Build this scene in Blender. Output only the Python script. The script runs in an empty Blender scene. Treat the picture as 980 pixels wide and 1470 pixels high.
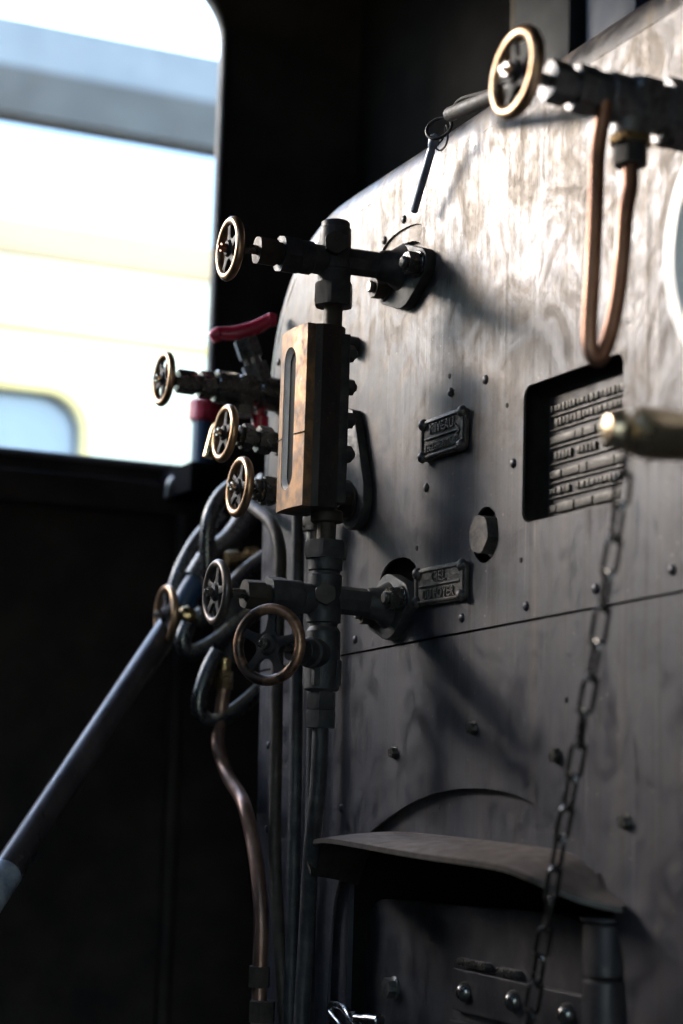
import bpy, bmesh, math, random
from mathutils import Vector as V, Matrix as M4
random.seed(7)
PI = math.pi
sc = bpy.context.scene
COL = sc.collection

# ------------------------------------------------------------------ camera
FPX, PW, PH = 2655.0, 980, 1470
AZ, PITCH, ROLL = math.radians(24.1), math.radians(8.25), math.radians(1.7)
FW = V((-math.cos(AZ)*math.cos(PITCH), math.sin(AZ)*math.cos(PITCH), math.sin(PITCH)))
R0 = FW.cross(V((0, 0, 1))).normalized()
U0 = R0.cross(FW)
RC = R0*math.cos(ROLL) + U0*math.sin(ROLL)
UC = U0*math.cos(ROLL) - R0*math.sin(ROLL)
CAM = V((1.825, -0.887, 0.95))
cam_d = bpy.data.cameras.new('camera')
cam = bpy.data.objects.new('camera', cam_d)
COL.objects.link(cam)
cam.matrix_world = M4(((RC.x, UC.x, -FW.x, CAM.x), (RC.y, UC.y, -FW.y, CAM.y), (RC.z, UC.z, -FW.z, CAM.z), (0, 0, 0, 1)))
cam_d.sensor_fit = 'VERTICAL'
cam_d.sensor_height = 36
cam_d.sensor_width = 24
cam_d.lens = FPX/PH*36
cam_d.clip_start = 0.05
cam_d.clip_end = 2000
cam_d.dof.use_dof = True
cam_d.dof.focus_distance = 2.0
cam_d.dof.aperture_fstop = 3.5
sc.camera = cam

# ------------------------------------------------------------------ light
SUN_FROM = V((-0.74, -0.50, 0.26)).normalized()
SUN_EL = math.asin(SUN_FROM.z)
wd = bpy.data.worlds.new('World')
sc.world = wd
wd.use_nodes = True
nt = wd.node_tree
bg = nt.nodes['Background']
sky = nt.nodes.new('ShaderNodeTexSky')
sky.sky_type = 'NISHITA'
sky.sun_disc = False
sky.sun_elevation = SUN_EL
sky.sun_rotation = math.atan2(SUN_FROM.x, SUN_FROM.y)
sky.air_density = 1.0
sky.dust_density = 0.8
sky.ozone_density = 1.2
nt.links.new(sky.outputs[0], bg.inputs[0])
bg.inputs[1].default_value = 0.15
sd = bpy.data.lights.new('sun', 'SUN')
sd.energy = 0.72
sd.angle = math.radians(20)
sd.color = (1.0, 0.90, 0.79)
sun = bpy.data.objects.new('sun', sd)
COL.objects.link(sun)
sun.rotation_euler = SUN_FROM.to_track_quat('Z', 'Y').to_euler()
sun.location = (-6, -5, 8)
sc.view_settings.view_transform = 'Standard'
sc.view_settings.look = 'None'
sc.view_settings.gamma = 1
sc.view_settings.use_curve_mapping = False
sc.view_settings.exposure = 3.7


# ------------------------------------------------------------------ pixel -> place
def ray(px, py):
    return FW + RC*((px-PW/2)/FPX) - UC*((py-PH/2)/FPX)


def on(ax, v, px, py):
    d = ray(px, py)
    i = 'xyz'.index(ax)
    return CAM + d*((v-CAM[i])/d[i])


def far(px, py, depth):
    return CAM + ray(px, py)*depth


# ------------------------------------------------------------------ materials
def node(nt, t, **k):
    n = nt.nodes.new(t)
    for a, b in k.items():
        setattr(n, a, b)
    return n


def mat(name, cols, rough=(0.4, 0.6), metal=0.0, scale=30.0, stretch=(1, 1, 1), bump=0.15, bscale=None, dust_sheen=0.0,
        dust_sheen_col=(0.22, 0.17, 0.13), detail=8, spec=0.5, coat=0.0, low=0.35, high=0.68, world=False, speck=0.0):
    m = bpy.data.materials.new(name)
    m.use_nodes = True
    t = m.node_tree
    b = t.nodes['Principled BSDF']
    L = t.links.new
    if world:
        co = node(t, 'ShaderNodeNewGeometry').outputs['Position']
    else:
        co = node(t, 'ShaderNodeTexCoord').outputs['Object']
    mp = node(t, 'ShaderNodeMapping')
    mp.inputs['Scale'].default_value = stretch
    L(co, mp.inputs[0])
    n1 = node(t, 'ShaderNodeTexNoise')
    n1.inputs['Scale'].default_value = scale
    n1.inputs['Detail'].default_value = detail
    n1.inputs['Roughness'].default_value = 0.62
    L(mp.outputs[0], n1.inputs['Vector'])
    cr = node(t, 'ShaderNodeValToRGB')
    el = cr.color_ramp.elements
    n = len(cols)
    while len(el) < n:
        el.new(0.5)
    for i, c in enumerate(cols):
        el[i].position = low + (high-low)*i/max(1, n-1)
        el[i].color = (*c, 1)
    L(n1.outputs['Fac'], cr.inputs[0])
    colout = cr.outputs[0]
    if speck > 0:
        vn = node(t, 'ShaderNodeTexNoise')
        vn.inputs['Scale'].default_value = scale*9
        vn.inputs['Detail'].default_value = 3
        L(co, vn.inputs['Vector'])
        r2 = node(t, 'ShaderNodeMapRange')
        r2.inputs[1].default_value = 0.62
        r2.inputs[2].default_value = 0.75
        r2.inputs[4].default_value = speck
        L(vn.outputs['Fac'], r2.inputs[0])
        mx = node(t, 'ShaderNodeMix', data_type='RGBA')
        L(r2.outputs[0], mx.inputs[0])
        L(colout, mx.inputs[6])
        mx.inputs[7].default_value = (*dust_sheen_col, 1)
        colout = mx.outputs[2]
    met_in = None
    if dust_sheen > 0:  # paler up-facing sides: dusty film, and painted highlights on the hoses
        g = node(t, 'ShaderNodeNewGeometry')
        sp = node(t, 'ShaderNodeSeparateXYZ')
        L(g.outputs['Normal'], sp.inputs[0])
        r3 = node(t, 'ShaderNodeMapRange')
        r3.inputs[1].default_value = 0.25
        r3.inputs[2].default_value = 0.95
        r3.inputs[4].default_value = dust_sheen
        L(sp.outputs['Z'], r3.inputs[0])
        mm = node(t, 'ShaderNodeMath', operation='MULTIPLY')
        L(r3.outputs[0], mm.inputs[0])
        L(n1.outputs['Fac'], mm.inputs[1])
        m2 = node(t, 'ShaderNodeMath', operation='MULTIPLY', use_clamp=True)
        L(mm.outputs[0], m2.inputs[0])
        m2.inputs[1].default_value = 1.7
        mx = node(t, 'ShaderNodeMix', data_type='RGBA')
        L(m2.outputs[0], mx.inputs[0])
        L(colout, mx.inputs[6])
        mx.inputs[7].default_value = (*dust_sheen_col, 1)
        colout = mx.outputs[2]
        s = node(t, 'ShaderNodeMath', operation='SUBTRACT', use_clamp=True)
        s.inputs[0].default_value = metal
        L(m2.outputs[0], s.inputs[1])
        if metal > 0:
            L(s.outputs[0], b.inputs['Metallic'])
            met_in = 1
    if not met_in:
        b.inputs['Metallic'].default_value = metal
    L(colout, b.inputs['Base Color'])
    rr = node(t, 'ShaderNodeMapRange')
    rr.inputs[1].default_value = 0.3
    rr.inputs[2].default_value = 0.7
    rr.inputs[3].default_value = rough[0]
    rr.inputs[4].default_value = rough[1]
    n2 = node(t, 'ShaderNodeTexNoise')
    n2.inputs['Scale'].default_value = scale*2.3
    n2.inputs['Detail'].default_value = 5
    L(mp.outputs[0], n2.inputs['Vector'])
    L(n2.outputs['Fac'], rr.inputs[0])
    L(rr.outputs[0], b.inputs['Roughness'])
    b.inputs['Specular IOR Level'].default_value = spec
    b.inputs['Coat Weight'].default_value = coat
    if bump > 0:
        n3 = node(t, 'ShaderNodeTexNoise')
        n3.inputs['Scale'].default_value = bscale or scale*5
        n3.inputs['Detail'].default_value = 6
        L(mp.outputs[0], n3.inputs['Vector'])
        bp = node(t, 'ShaderNodeBump')
        bp.inputs['Strength'].default_value = bump
        bp.inputs['Distance'].default_value = 0.001
        L(n3.outputs['Fac'], bp.inputs['Height'])
        L(bp.outputs[0], b.inputs['Normal'])
    return m


def sheet_mat():
    """oily steel cladding sheet: vertical run marks, wiped swirls, brown heat stains, shallow dents"""
    m = bpy.data.materials.new('steel_sheet')
    m.use_nodes = True
    t = m.node_tree
    b = t.nodes['Principled BSDF']
    L = t.links.new
    co = node(t, 'ShaderNodeNewGeometry').outputs['Position']

    def noise(scale, st=(1, 1, 1), detail=6, dist=0.0, rgh=0.6, off=(0, 0, 0)):
        mp = node(t, 'ShaderNodeMapping')
        mp.inputs['Scale'].default_value = st
        mp.inputs['Location'].default_value = off
        L(co, mp.inputs[0])
        n = node(t, 'ShaderNodeTexNoise')
        n.inputs['Scale'].default_value = scale
        n.inputs['Detail'].default_value = detail
        n.inputs['Roughness'].default_value = rgh
        n.inputs['Distortion'].default_value = dist
        L(mp.outputs[0], n.inputs['Vector'])
        return n.outputs['Fac']

    def rng(x, a, c, lo=0.0, hi=1.0):
        r = node(t, 'ShaderNodeMapRange')
        r.inputs[1].default_value = a
        r.inputs[2].default_value = c
        r.inputs[3].default_value = lo
        r.inputs[4].default_value = hi
        L(x, r.inputs[0])
        return r.outputs[0]

    def math_(op, x, y, clamp=False):
        n = node(t, 'ShaderNodeMath', operation=op, use_clamp=clamp)
        for i, q in enumerate((x, y)):
            if isinstance(q, (int, float)):
                n.inputs[i].default_value = q
            else:
                L(q, n.inputs[i])
        return n.outputs[0]

    def mix(f, a, c):
        n = node(t, 'ShaderNodeMix', data_type='RGBA')
        if isinstance(f, (int, float)):
            n.inputs[0].default_value = f
        else:
            L(f, n.inputs[0])
        for i, q in ((6, a), (7, c)):
            if isinstance(q, tuple):
                n.inputs[i].default_value = (*q, 1)
            else:
                L(q, n.inputs[i])
        return n.outputs[2]

    streak = noise(150, (1, 1, 0.016), 7, 0.0, .65)
    streak2 = noise(34, (1, 1, 0.03), 6, 0.15, .6, off=(3, 0, 1))
    blotch = noise(6, (1, 1, 0.7), 8, 0.6, .65)
    swirl = noise(15, (1, 1, .85), 12, 1.6, .66, off=(5, 2, 0))
    fine = noise(520, (1, 1, 1), 4, 0, .7)
    mid = noise(60, (1, 1, .85), 9, .5, .7, off=(2, 7, 0))

    def scratch(rot, sc_, thr):
        mp = node(t, 'ShaderNodeMapping')
        mp.inputs['Rotation'].default_value = (0, rot, 0)
        mp.inputs['Scale'].default_value = (1, 1, 0.02)
        L(co, mp.inputs[0])
        n = node(t, 'ShaderNodeTexNoise')
        n.inputs['Scale'].default_value = sc_
        n.inputs['Detail'].default_value = 2
        n.inputs['Distortion'].default_value = .2
        L(mp.outputs[0], n.inputs['Vector'])
        return rng(n.outputs['Fac'], thr, thr+.03)
    scr = math_('MAXIMUM', scratch(.5, 260, .70), scratch(-.9, 210, .70))
    vo = node(t, 'ShaderNodeTexVoronoi')
    vo.inputs['Scale'].default_value = 95
    L(co, vo.inputs['Vector'])
    chips = math_('MULTIPLY', rng(vo.outputs['Distance'], .16, .08), rng(mid, .52, .60))
    sx_ = node(t, 'ShaderNodeSeparateXYZ')
    L(co, sx_.inputs[0])
    hz = sx_.outputs['Z']
    wiped = rng(math_('ADD', hz, math_('MULTIPLY', blotch, .5)), 1.46, 1.78, .06, 1.0)
    rust = rng(math_('ADD', math_('SUBTRACT', sx_.outputs['X'], hz), blotch), .02, .45, 0.0, .5)
    c = mix(rng(blotch, .36, .64), (0.026, 0.028, 0.042), (0.047, 0.045, 0.054))
    c = mix(math_('MULTIPLY', rng(mid, .45, .70), 0.32), c, (0.075, 0.068, 0.064))
    c = mix(math_('MULTIPLY', rng(streak, .50, .66), 0.6), c, (0.018, 0.015, 0.014))
    c = mix(math_('MULTIPLY', rng(streak2, .55, .70), 0.5), c, (0.085, 0.066, 0.053))
    c = mix(math_('MULTIPLY', math_('MULTIPLY', rng(swirl, .47, .58), wiped), 0.8), c, (0.155, 0.125, 0.098))
    c = mix(math_('MULTIPLY', math_('MULTIPLY', rng(swirl, .51, .40), rng(mid, .36, .56)), math_('MULTIPLY', wiped, .75)), c, (0.034, 0.023, 0.017))
    c = mix(math_('MULTIPLY', rust, rng(mid, .42, .62)), c, (0.060, 0.034, 0.026))
    c = mix(math_('MULTIPLY', rng(fine, .60, .70), 0.5), c, (0.016, 0.013, 0.012))
    c = mix(math_('MULTIPLY', chips, .6), c, (0.24, 0.22, 0.2))
    c = mix(math_('MULTIPLY', scr, .30), c, (0.20, 0.18, 0.165))
    L(c, b.inputs['Base Color'])
    b.inputs['Metallic'].default_value = 0.42
    r = rng(swirl, .38, .62, .35, .62)
    r = math_('ADD', r, rng(streak, .38, .66, -.03, .06))
    r = math_('ADD', r, rng(mid, .35, .65, -.05, .07))
    r = math_('ADD', r, rng(fine, .3, .7, -.05, .06))
    L(r, b.inputs['Roughness'])
    dent = noise(6.5, (1, 1, .55), 2, 0.3, .4, off=(1, 4, 2))
    b1 = node(t, 'ShaderNodeBump')
    b1.inputs['Strength'].default_value = 0.22
    b1.inputs['Distance'].default_value = 0.012
    L(dent, b1.inputs['Height'])
    b2 = node(t, 'ShaderNodeBump')
    b2.inputs['Strength'].default_value = 0.10
    b2.inputs['Distance'].default_value = 0.001
    L(math_('ADD', math_('ADD', fine, mid), math_('MULTIPLY', chips, -.8)), b2.inputs['Height'])
    L(b1.outputs[0], b2.inputs['Normal'])
    L(b2.outputs[0], b.inputs['Normal'])
    return m


MT = {
    'sheet': sheet_mat(),
    'plate_dark': mat('boiler_plate', [(0.02, 0.018, 0.018), (0.04, 0.034, 0.03)], (.5, .75), .3, 20, bump=.4),
    'iron': mat('black_iron', [(0.013, 0.014, 0.017), (0.028, 0.028, 0.031), (0.052, 0.048, 0.046)], (.46, .66), .15, 60, bump=.3, spec=.42, dust_sheen=.2, dust_sheen_col=(.12, .1, .085), speck=.2),
    'iron_brown': mat('browned_iron', [(0.022, 0.018, 0.015), (0.055, 0.042, 0.033)], (.5, .7), .25, 50, spec=.35, bump=.25, dust_sheen=.3, dust_sheen_col=(.16, .125, .1), speck=.2),
    'wheel': mat('wheel_black', [(0.008, 0.008, 0.010), (0.016, 0.015, 0.017), (0.03, 0.026, 0.025)], (.55, .75), .1, 60, bump=.3, spec=.3),
    'steel': mat('worn_steel', [(0.13, 0.125, 0.12), (0.25, 0.24, 0.22), (0.09, 0.075, 0.06)], (.25, .5), .9, 70, bump=.15, dust_sheen=.2),
    'steel_dark': mat('oily_steel', [(0.08, 0.077, 0.073), (0.17, 0.16, 0.15), (0.055, 0.045, 0.037)], (.2, .38), .85, 60, bump=.15, dust_sheen=.25),
    'bronze': mat('bronze', [(0.065, 0.045, 0.038), (0.14, 0.092, 0.066), (0.26, 0.145, 0.07), (0.22, 0.16, 0.12)], (.40, .62), .75, 42, (1, 1, .75), bump=.25, low=.32, high=.68, speck=.15, dust_sheen_col=(.1, .06, .04)),
    'bronze_dark': mat('browned_bronze', [(0.018, 0.015, 0.016), (0.035, 0.027, 0.026), (0.06, 0.042, 0.034)], (.32, .5), .6, 30, (1, 1, .4), bump=.12, speck=.2),
    'rim': mat('worn_brass_rim', [(0.16, 0.09, 0.055), (0.38, 0.23, 0.125), (0.46, 0.30, 0.19)], (.28, .45), .92, 45, bump=.1, low=.25, high=.6),
    'rim_dark': mat('half_worn_rim', [(0.022, 0.02, 0.022), (0.06, 0.04, 0.032), (0.36, 0.2, 0.12)], (.3, .5), .75, 26, bump=.12, low=.33, high=.56),
    'rim_grey': mat('painted_rim', [(0.03, 0.028, 0.03), (0.07, 0.06, 0.058), (0.16, 0.12, 0.1)], (.35, .55), .6, 30, bump=.15),
    'steel_mid': mat('greyed_steel', [(0.10, 0.105, 0.115), (0.19, 0.19, 0.2), (0.08, 0.07, 0.062)], (.36, .52), .7, 60, bump=.15),
    'pin': mat('blue_lit_steel', [(0.2, 0.24, 0.31), (0.36, 0.41, 0.48)], (.3, .5), .3, 80, bump=.2),  # bluish light on the backlit steel put into its base colour
    'lining': mat('slot_lining', [(0.6, 0.57, 0.56), (0.75, 0.72, 0.71), (0.4, 0.36, 0.34)], (.4, .6), .1, 60, (1, 1, .3), bump=.2),
    'brass': mat('brass', [(0.26, 0.17, 0.07), (0.42, 0.3, 0.15), (0.16, 0.1, 0.05)], (.2, .42), .92, 40, bump=.08),
    'copper': mat('copper', [(0.09, 0.045, 0.033), (0.24, 0.12, 0.075), (0.32, 0.18, 0.125)], (.36, .55), .8, 25, (1, 1, .4), bump=.1),
    'copper_dark': mat('tarnished_copper', [(0.10, 0.062, 0.052), (0.22, 0.13, 0.095), (0.32, 0.2, 0.15)], (.32, .5), .7, 25, (1, 1, .4), bump=.1),
    'red': mat('red_paint', [(0.42, 0.012, 0.035), (0.58, 0.022, 0.06)], (.22, .4), 0, 30, bump=.08, spec=.7),
    'rubber': mat('black_hose', [(0.009, 0.009, 0.011), (0.02, 0.019, 0.02)], (.22, .36), 0, 40, bump=.08, dust_sheen=.9, dust_sheen_col=(.42, .36, .27), spec=.8),  # pale tops: dusty film strengthened to carry the window highlights as colour
    'blue': mat('blue_hose', [(0.01, 0.03, 0.07), (0.02, 0.055, 0.12)], (.3, .45), 0, 30, bump=.08, dust_sheen=.35, dust_sheen_col=(.28, .25, .2)),
    'black': mat('matte_black', [(0.004, 0.0037, 0.004), (0.008, 0.0074, 0.0075)], (.9, .98), 0, 12, bump=.2, spec=.03),  # very dark matte black with almost no specular
    'sidewall': mat('side_black', [(0.012, 0.009, 0.009), (0.023, 0.017, 0.015), (0.034, 0.025, 0.021)], (.6, .8), 0, 9, bump=.3, spec=.25, speck=.2, dust_sheen_col=(.05, .04, .035)),
    'jamb_sunlit': mat('sunlit_jamb_grey', [(0.09, 0.085, 0.085), (0.16, 0.15, 0.15)], (.5, .7), 0, 20, bump=.2),  # lighter grey holds the sunlight on the window edge as colour
    'brownwall': mat('cab_brown', [(0.045, 0.029, 0.024), (0.08, 0.054, 0.045)], (.7, .9), 0, 8, bump=.2, spec=.15),
    'greywall': mat('cab_grey', [(0.012, 0.014, 0.017), (0.02, 0.022, 0.027)], (.7, .85), 0, 8, bump=.1, spec=.2),
    'bluepanel': mat('blue_panel', [(0.03, 0.042, 0.07), (0.04, 0.055, 0.09)], (.6, .8), 0, 8, bump=.1, spec=.2),
    'oldbrown': mat('brown_paint', [(0.035, 0.022, 0.01), (0.05, 0.032, 0.016)], (.6, .8), 0, 12, bump=.1, spec=.2),
    'glass': mat('gauge_glass', [(0.004, 0.005, 0.006), (0.008, 0.008, 0.010)], (.4, .5), 0, 10, bump=0, spec=.04),
    'white': mat('white_enamel', [(0.72, 0.73, 0.74), (0.8, 0.8, 0.79)], (.3, .45), 0, 14, bump=.05),
    'dial': mat('dial_face', [(0.62, 0.68, 0.78), (0.7, 0.75, 0.82)], (.25, .4), 0, 14, bump=.0),
    'polish': mat('polished_bronze', [(0.42, 0.30, 0.17), (0.55, 0.43, 0.29), (0.3, 0.2, 0.11)], (.24, .36), .9, 30, bump=.05),
    'chrome': mat('bright_steel', [(0.42, 0.42, 0.42), (0.55, 0.55, 0.54), (0.3, 0.27, 0.24)], (.12, .3), 1, 60, bump=.06),
    'chain': mat('chain_steel', [(0.07, 0.066, 0.062), (0.16, 0.145, 0.135), (0.035, 0.03, 0.027)], (.14, .3), .9, 90, bump=.15),
    'hood': mat('hood_plate', [(0.028, 0.024, 0.023), (0.06, 0.048, 0.042)], (.4, .62), .4, 35, bump=.4, dust_sheen=.75, dust_sheen_col=(.17, .12, .095), speck=.3),
    'door': mat('door_plate', [(0.020, 0.019, 0.024), (0.038, 0.035, 0.039), (0.07, 0.06, 0.058)], (.36, .6), .5, 18, (1, 1, .7), bump=.5, speck=.25),
    'tag': mat('tag_plate', [(0.035, 0.034, 0.037), (0.075, 0.068, 0.066), (0.12, 0.105, 0.095)], (.4, .6), .55, 60, bump=.35, speck=.2),
    'works': mat('works_plate', [(0.022, 0.02, 0.019), (0.04, 0.036, 0.033), (0.065, 0.057, 0.05)], (.45, .62), .4, 60, bump=.4, speck=.2),
    'tape': mat('silver_tape', [(0.16, 0.19, 0.24), (0.3, 0.33, 0.38), (0.45, 0.48, 0.52)], (.3, .5), .4, 40, bump=.3),
    'tube': mat('grey_tube', [(0.022, 0.018, 0.019), (0.045, 0.036, 0.036), (0.075, 0.06, 0.058)], (.26, .42), .3, 20, (1, 1, .5), bump=.15, speck=.2),
    'cream': mat('cream_paint', [(0.74, 0.66, 0.46), (0.8, 0.72, 0.52)], (.35, .5), 0, 2, bump=0),
    'yellow': mat('yellow_paint', [(0.7, 0.46, 0.14), (0.75, 0.52, 0.18)], (.35, .5), 0, 2, bump=0),
    'orange': mat('orange_paint', [(0.50, 0.31, 0.16), (0.56, 0.36, 0.2)], (.35, .5), 0, 2, bump=0),
    'carroof': mat('carriage_roof', [(0.42, 0.5, 0.55), (0.5, 0.58, 0.62)], (.4, .6), 0, 2, bump=0),
    'carglass': mat('carriage_glass', [(0.16, 0.19, 0.24), (0.2, 0.23, 0.28)], (.08, .15), 0, 2, bump=0),
    'canopy': mat('canopy_panel', [(0.10, 0.115, 0.135), (0.14, 0.155, 0.175)], (.5, .7), 0, 1.5, bump=0),
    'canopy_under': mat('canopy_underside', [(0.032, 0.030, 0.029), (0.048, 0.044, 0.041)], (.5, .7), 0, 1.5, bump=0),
    'teal': mat('station_glazing', [(0.10, 0.15, 0.15), (0.14, 0.2, 0.2)], (.2, .4), 0, 1.5, bump=0),
    'ground': mat('ballast', [(0.16, 0.145, 0.13), (0.25, 0.23, 0.2)], (.7, .9), 0, 12, bump=.5, world=True),
    'floor': mat('floor_plate', [(0.03, 0.027, 0.025), (0.07, 0.06, 0.05)], (.5, .75), .3, 12, bump=.4),
}


# ------------------------------------------------------------------ building helpers
def frame(o, d, spin=0.0, up=None):
    """matrix with local +Z along d"""
    d = V(d).normalized()
    ref = V(up) if up else (V((0, 0, 1)) if abs(d.z) < .95 else V((0, 1, 0)))
    x = ref.cross(d).normalized()
    y = d.cross(x)
    m = M4(((x.x, y.x, d.x, o[0]), (x.y, y.y, d.y, o[1]), (x.z, y.z, d.z, o[2]), (0, 0, 0, 1)))
    return m @ M4.Rotation(spin, 4, 'Z')


BH = M4(((1, 0, 0, 0), (0, 0, -1, 0), (0, 1, 0, 0), (0, 0, 0, 1)))   # drawing (x, y, out) -> (X, Z, -Y)


def rings(bm, rs, cap=True):
    vs = [[bm.verts.new(p) for p in r] for r in rs]
    n = len(vs[0])
    for a, b in zip(vs, vs[1:]):
        for i in range(n):
            j = (i+1) % n
            try:
                bm.faces.new((a[i], a[j], b[j], b[i]))
            except ValueError:
                pass
    if cap:
        bm.faces.new(list(reversed(vs[0])))
        bm.faces.new(vs[-1])


def lathe(bm, m, prof, seg=28):
    """prof: list of (t, r)"""
    rs = []
    for t, r in prof:
        rs.append([m @ V((r*math.cos(2*PI*i/seg), r*math.sin(2*PI*i/seg), t)) for i in range(seg)])
    rings(bm, rs)


def cyl(bm, m, t0, t1, r, ch=None, seg=28):
    ch = min(.0015, r*.25, abs(t1-t0)*.3) if ch is None else ch
    lathe(bm, m, [(t0, r-ch), (t0+ch, r), (t1-ch, r), (t1, r-ch)], seg)


def nut(bm, m, t0, t1, a, sides=6, ch=.12, seg=None):
    """hex nut with turned chamfer; a = half across flats"""
    seg = seg or sides*6
    h = PI/sides
    rs = []

    def rad(th):
        q = ((th+h) % (2*h))-h
        return a/math.cos(q)
    lim = a*1.07
    L = t1-t0
    c = min(L*.22, a*.16)
    for t, cl in ((t0, lim), (t0+c, None), (t1-c, None), (t1, lim)):
        rs.append([m @ V(((min(rad(2*PI*i/seg), cl) if cl else rad(2*PI*i/seg))*math.cos(2*PI*i/seg),
                          (min(rad(2*PI*i/seg), cl) if cl else rad(2*PI*i/seg))*math.sin(2*PI*i/seg), t)) for i in range(seg)])
    rings(bm, rs)


def spline(pts, n=10, closed=False):
    pts = [V(p) for p in pts]
    out = []
    N = len(pts)
    rngs = range(N if closed else N-1)
    for i in rngs:
        if closed:
            p0, p1, p2, p3 = pts[(i-1) % N], pts[i], pts[(i+1) % N], pts[(i+2) % N]
        else:
            p1, p2 = pts[i], pts[i+1]
            p0 = pts[i-1] if i > 0 else p1*2-p2
            p3 = pts[i+2] if i+2 < N else p2*2-p1
        for k in range(n):
            u = k/n
            out.append(.5*((2*p1)+(p2-p0)*u+(2*p0-5*p1+4*p2-p3)*u*u+(3*p1-p0-3*p2+p3)*u*u*u))
    if not closed:
        out.append(pts[-1])
    return out


def sweep(bm, path, r, seg=14, closed=False, rfun=None):
    N = len(path)
    tang = []
    for i in range(N):
        a = path[(i-1) % N] if (closed or i > 0) else path[i]
        b = path[(i+1) % N] if (closed or i < N-1) else path[i]
        tang.append((b-a).normalized())
    ref = V((0, 0, 1)) if abs(tang[0].z) < .9 else V((1, 0, 0))
    x = ref.cross(tang[0]).normalized()
    vs = []
    for i in range(N):
        if i:
            q = tang[i-1].rotation_difference(tang[i])
            x = q @ x
        x = (x - tang[i]*x.dot(tang[i])).normalized()
        y = tang[i].cross(x)
        rr = rfun(i/(N-1)) if rfun else r
        vs.append([bm.verts.new(path[i]+x*(rr*math.cos(2*PI*k/seg))+y*(rr*math.sin(2*PI*k/seg))) for k in range(seg)])
    for i in range(N if closed else N-1):
        a, b = vs[i], vs[(i+1) % N]
        # closed loops may need an index shift; pick the closest vertex
        s = 0
        if closed and i == N-1:
            s = min(range(seg), key=lambda k: (a[0].co-b[k].co).length)
        for k in range(seg):
            bm.faces.new((a[k], a[(k+1) % seg], b[(k+1+s) % seg], b[(k+s) % seg]))
    if not closed:
        bm.faces.new(list(reversed(vs[0])))
        bm.faces.new(vs[-1])


def box(bm, lo, hi, m=None, bev=0.0):
    b2 = bmesh.new()
    bmesh.ops.create_cube(b2, size=1)
    for v in b2.verts:
        v.co = V((lo[i]+(hi[i]-lo[i])*(v.co[i]+.5) for i in range(3)))
    if bev:
        bmesh.ops.bevel(b2, geom=list(b2.edges), offset=bev, segments=2, affect='EDGES', profile=.6)
    me = bpy.data.meshes.new('tmp')
    b2.to_mesh(me)
    b2.free()
    if m is not None:
        me.transform(m)
    bm.from_mesh(me)
    bpy.data.meshes.remove(me)


def chaikin(p, n=2):
    for _ in range(n):
        q = []
        for i in range(len(p)):
            a, b = V(p[i]), V(p[(i+1) % len(p)])
            q += [a*.75+b*.25, a*.25+b*.75]
        p = q
    return [tuple(v) for v in p]


def rrect(x0, y0, x1, y1, r, n=6):
    out = []
    for cx, cy, a0 in ((x1-r, y1-r, 0), (x0+r, y1-r, PI/2), (x0+r, y0+r, PI), (x1-r, y0+r, 1.5*PI)):
        for k in range(n+1):
            a = a0+PI/2*k/n
            out.append((cx+r*math.cos(a), cy+r*math.sin(a)))
    return out


def winshape(n=8):
    o = []
    for cx, cy, rr, a0 in ((.221-.12, 2.41-.12, .12, 0), (-1.75+.12, 2.41-.12, .12, PI/2), (-1.75+.012, 1.489+.012, .012, PI), (.221-.012, 1.489+.012, .012, 1.5*PI)):
        for k in range(n+1):
            a = a0+PI/2*k/n
            o.append((cx+rr*math.cos(a), cy+rr*math.sin(a)))
    return o


def circ(cx, cy, rx, ry=None, n=40, p=1.0):
    ry = ry or rx
    o = []
    for i in range(n):
        a = 2*PI*i/n
        c, s = math.cos(a), math.sin(a)
        o.append((cx+rx*math.copysign(abs(c)**p, c), cy+ry*math.copysign(abs(s)**p, s)))
    return o


def plate(bm, outer, holes, t, m, bev=0.0):
    """flat outline with holes, thickness t (from 0 to t along local z), into bm through matrix m"""
    cu = bpy.data.curves.new('tmpc', 'CURVE')
    cu.dimensions = '2D'
    cu.fill_mode = 'BOTH'
    for p in [outer]+list(holes):
        s = cu.splines.new('POLY')
        s.points.add(len(p)-1)
        for i, q in enumerate(p):
            s.points[i].co = (q[0], q[1], 0, 1)
        s.use_cyclic_u = True
    cu.extrude = t/2-bev
    cu.bevel_depth = bev
    cu.bevel_resolution = 1
    cu.offset = -bev
    ob = bpy.data.objects.new('tmpo', cu)
    COL.objects.link(ob)
    dg = bpy.context.evaluated_depsgraph_get()
    me = bpy.data.meshes.new_from_object(ob.evaluated_get(dg))
    bpy.data.objects.remove(ob)
    bpy.data.curves.remove(cu)
    me.transform(m @ M4.Translation((0, 0, t/2)))
    bm.from_mesh(me)
    bpy.data.meshes.remove(me)
    bmesh.ops.remove_doubles(bm, verts=list(bm.verts), dist=1e-6)


def text(bm, s, size, m, ext=.001, sx=1.0):
    cu = bpy.data.curves.new('tmpf', 'FONT')
    cu.body = s
    cu.size = size
    cu.extrude = ext
    cu.align_x = 'CENTER'
    cu.align_y = 'CENTER'
    cu.resolution_u = 3
    cu.offset = size*.012
    cu.space_character = 1.12
    ob = bpy.data.objects.new('tmpo', cu)
    COL.objects.link(ob)
    dg = bpy.context.evaluated_depsgraph_get()
    me = bpy.data.meshes.new_from_object(ob.evaluated_get(dg))
    bpy.data.objects.remove(ob)
    bpy.data.curves.remove(cu)
    me.transform(m @ M4.Diagonal((sx, 1, 1, 1)))
    bm.from_mesh(me)
    bpy.data.meshes.remove(me)


ORG = {}


def thing(name, label, cat, loc=(0, 0, 0), group=None, kind=None):
    o = bpy.data.objects.new(name, None)
    COL.objects.link(o)
    o.location = loc
    o.empty_display_size = .05
    tag(o, label, cat, group, kind)
    ORG[o] = V(loc)
    return o


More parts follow.
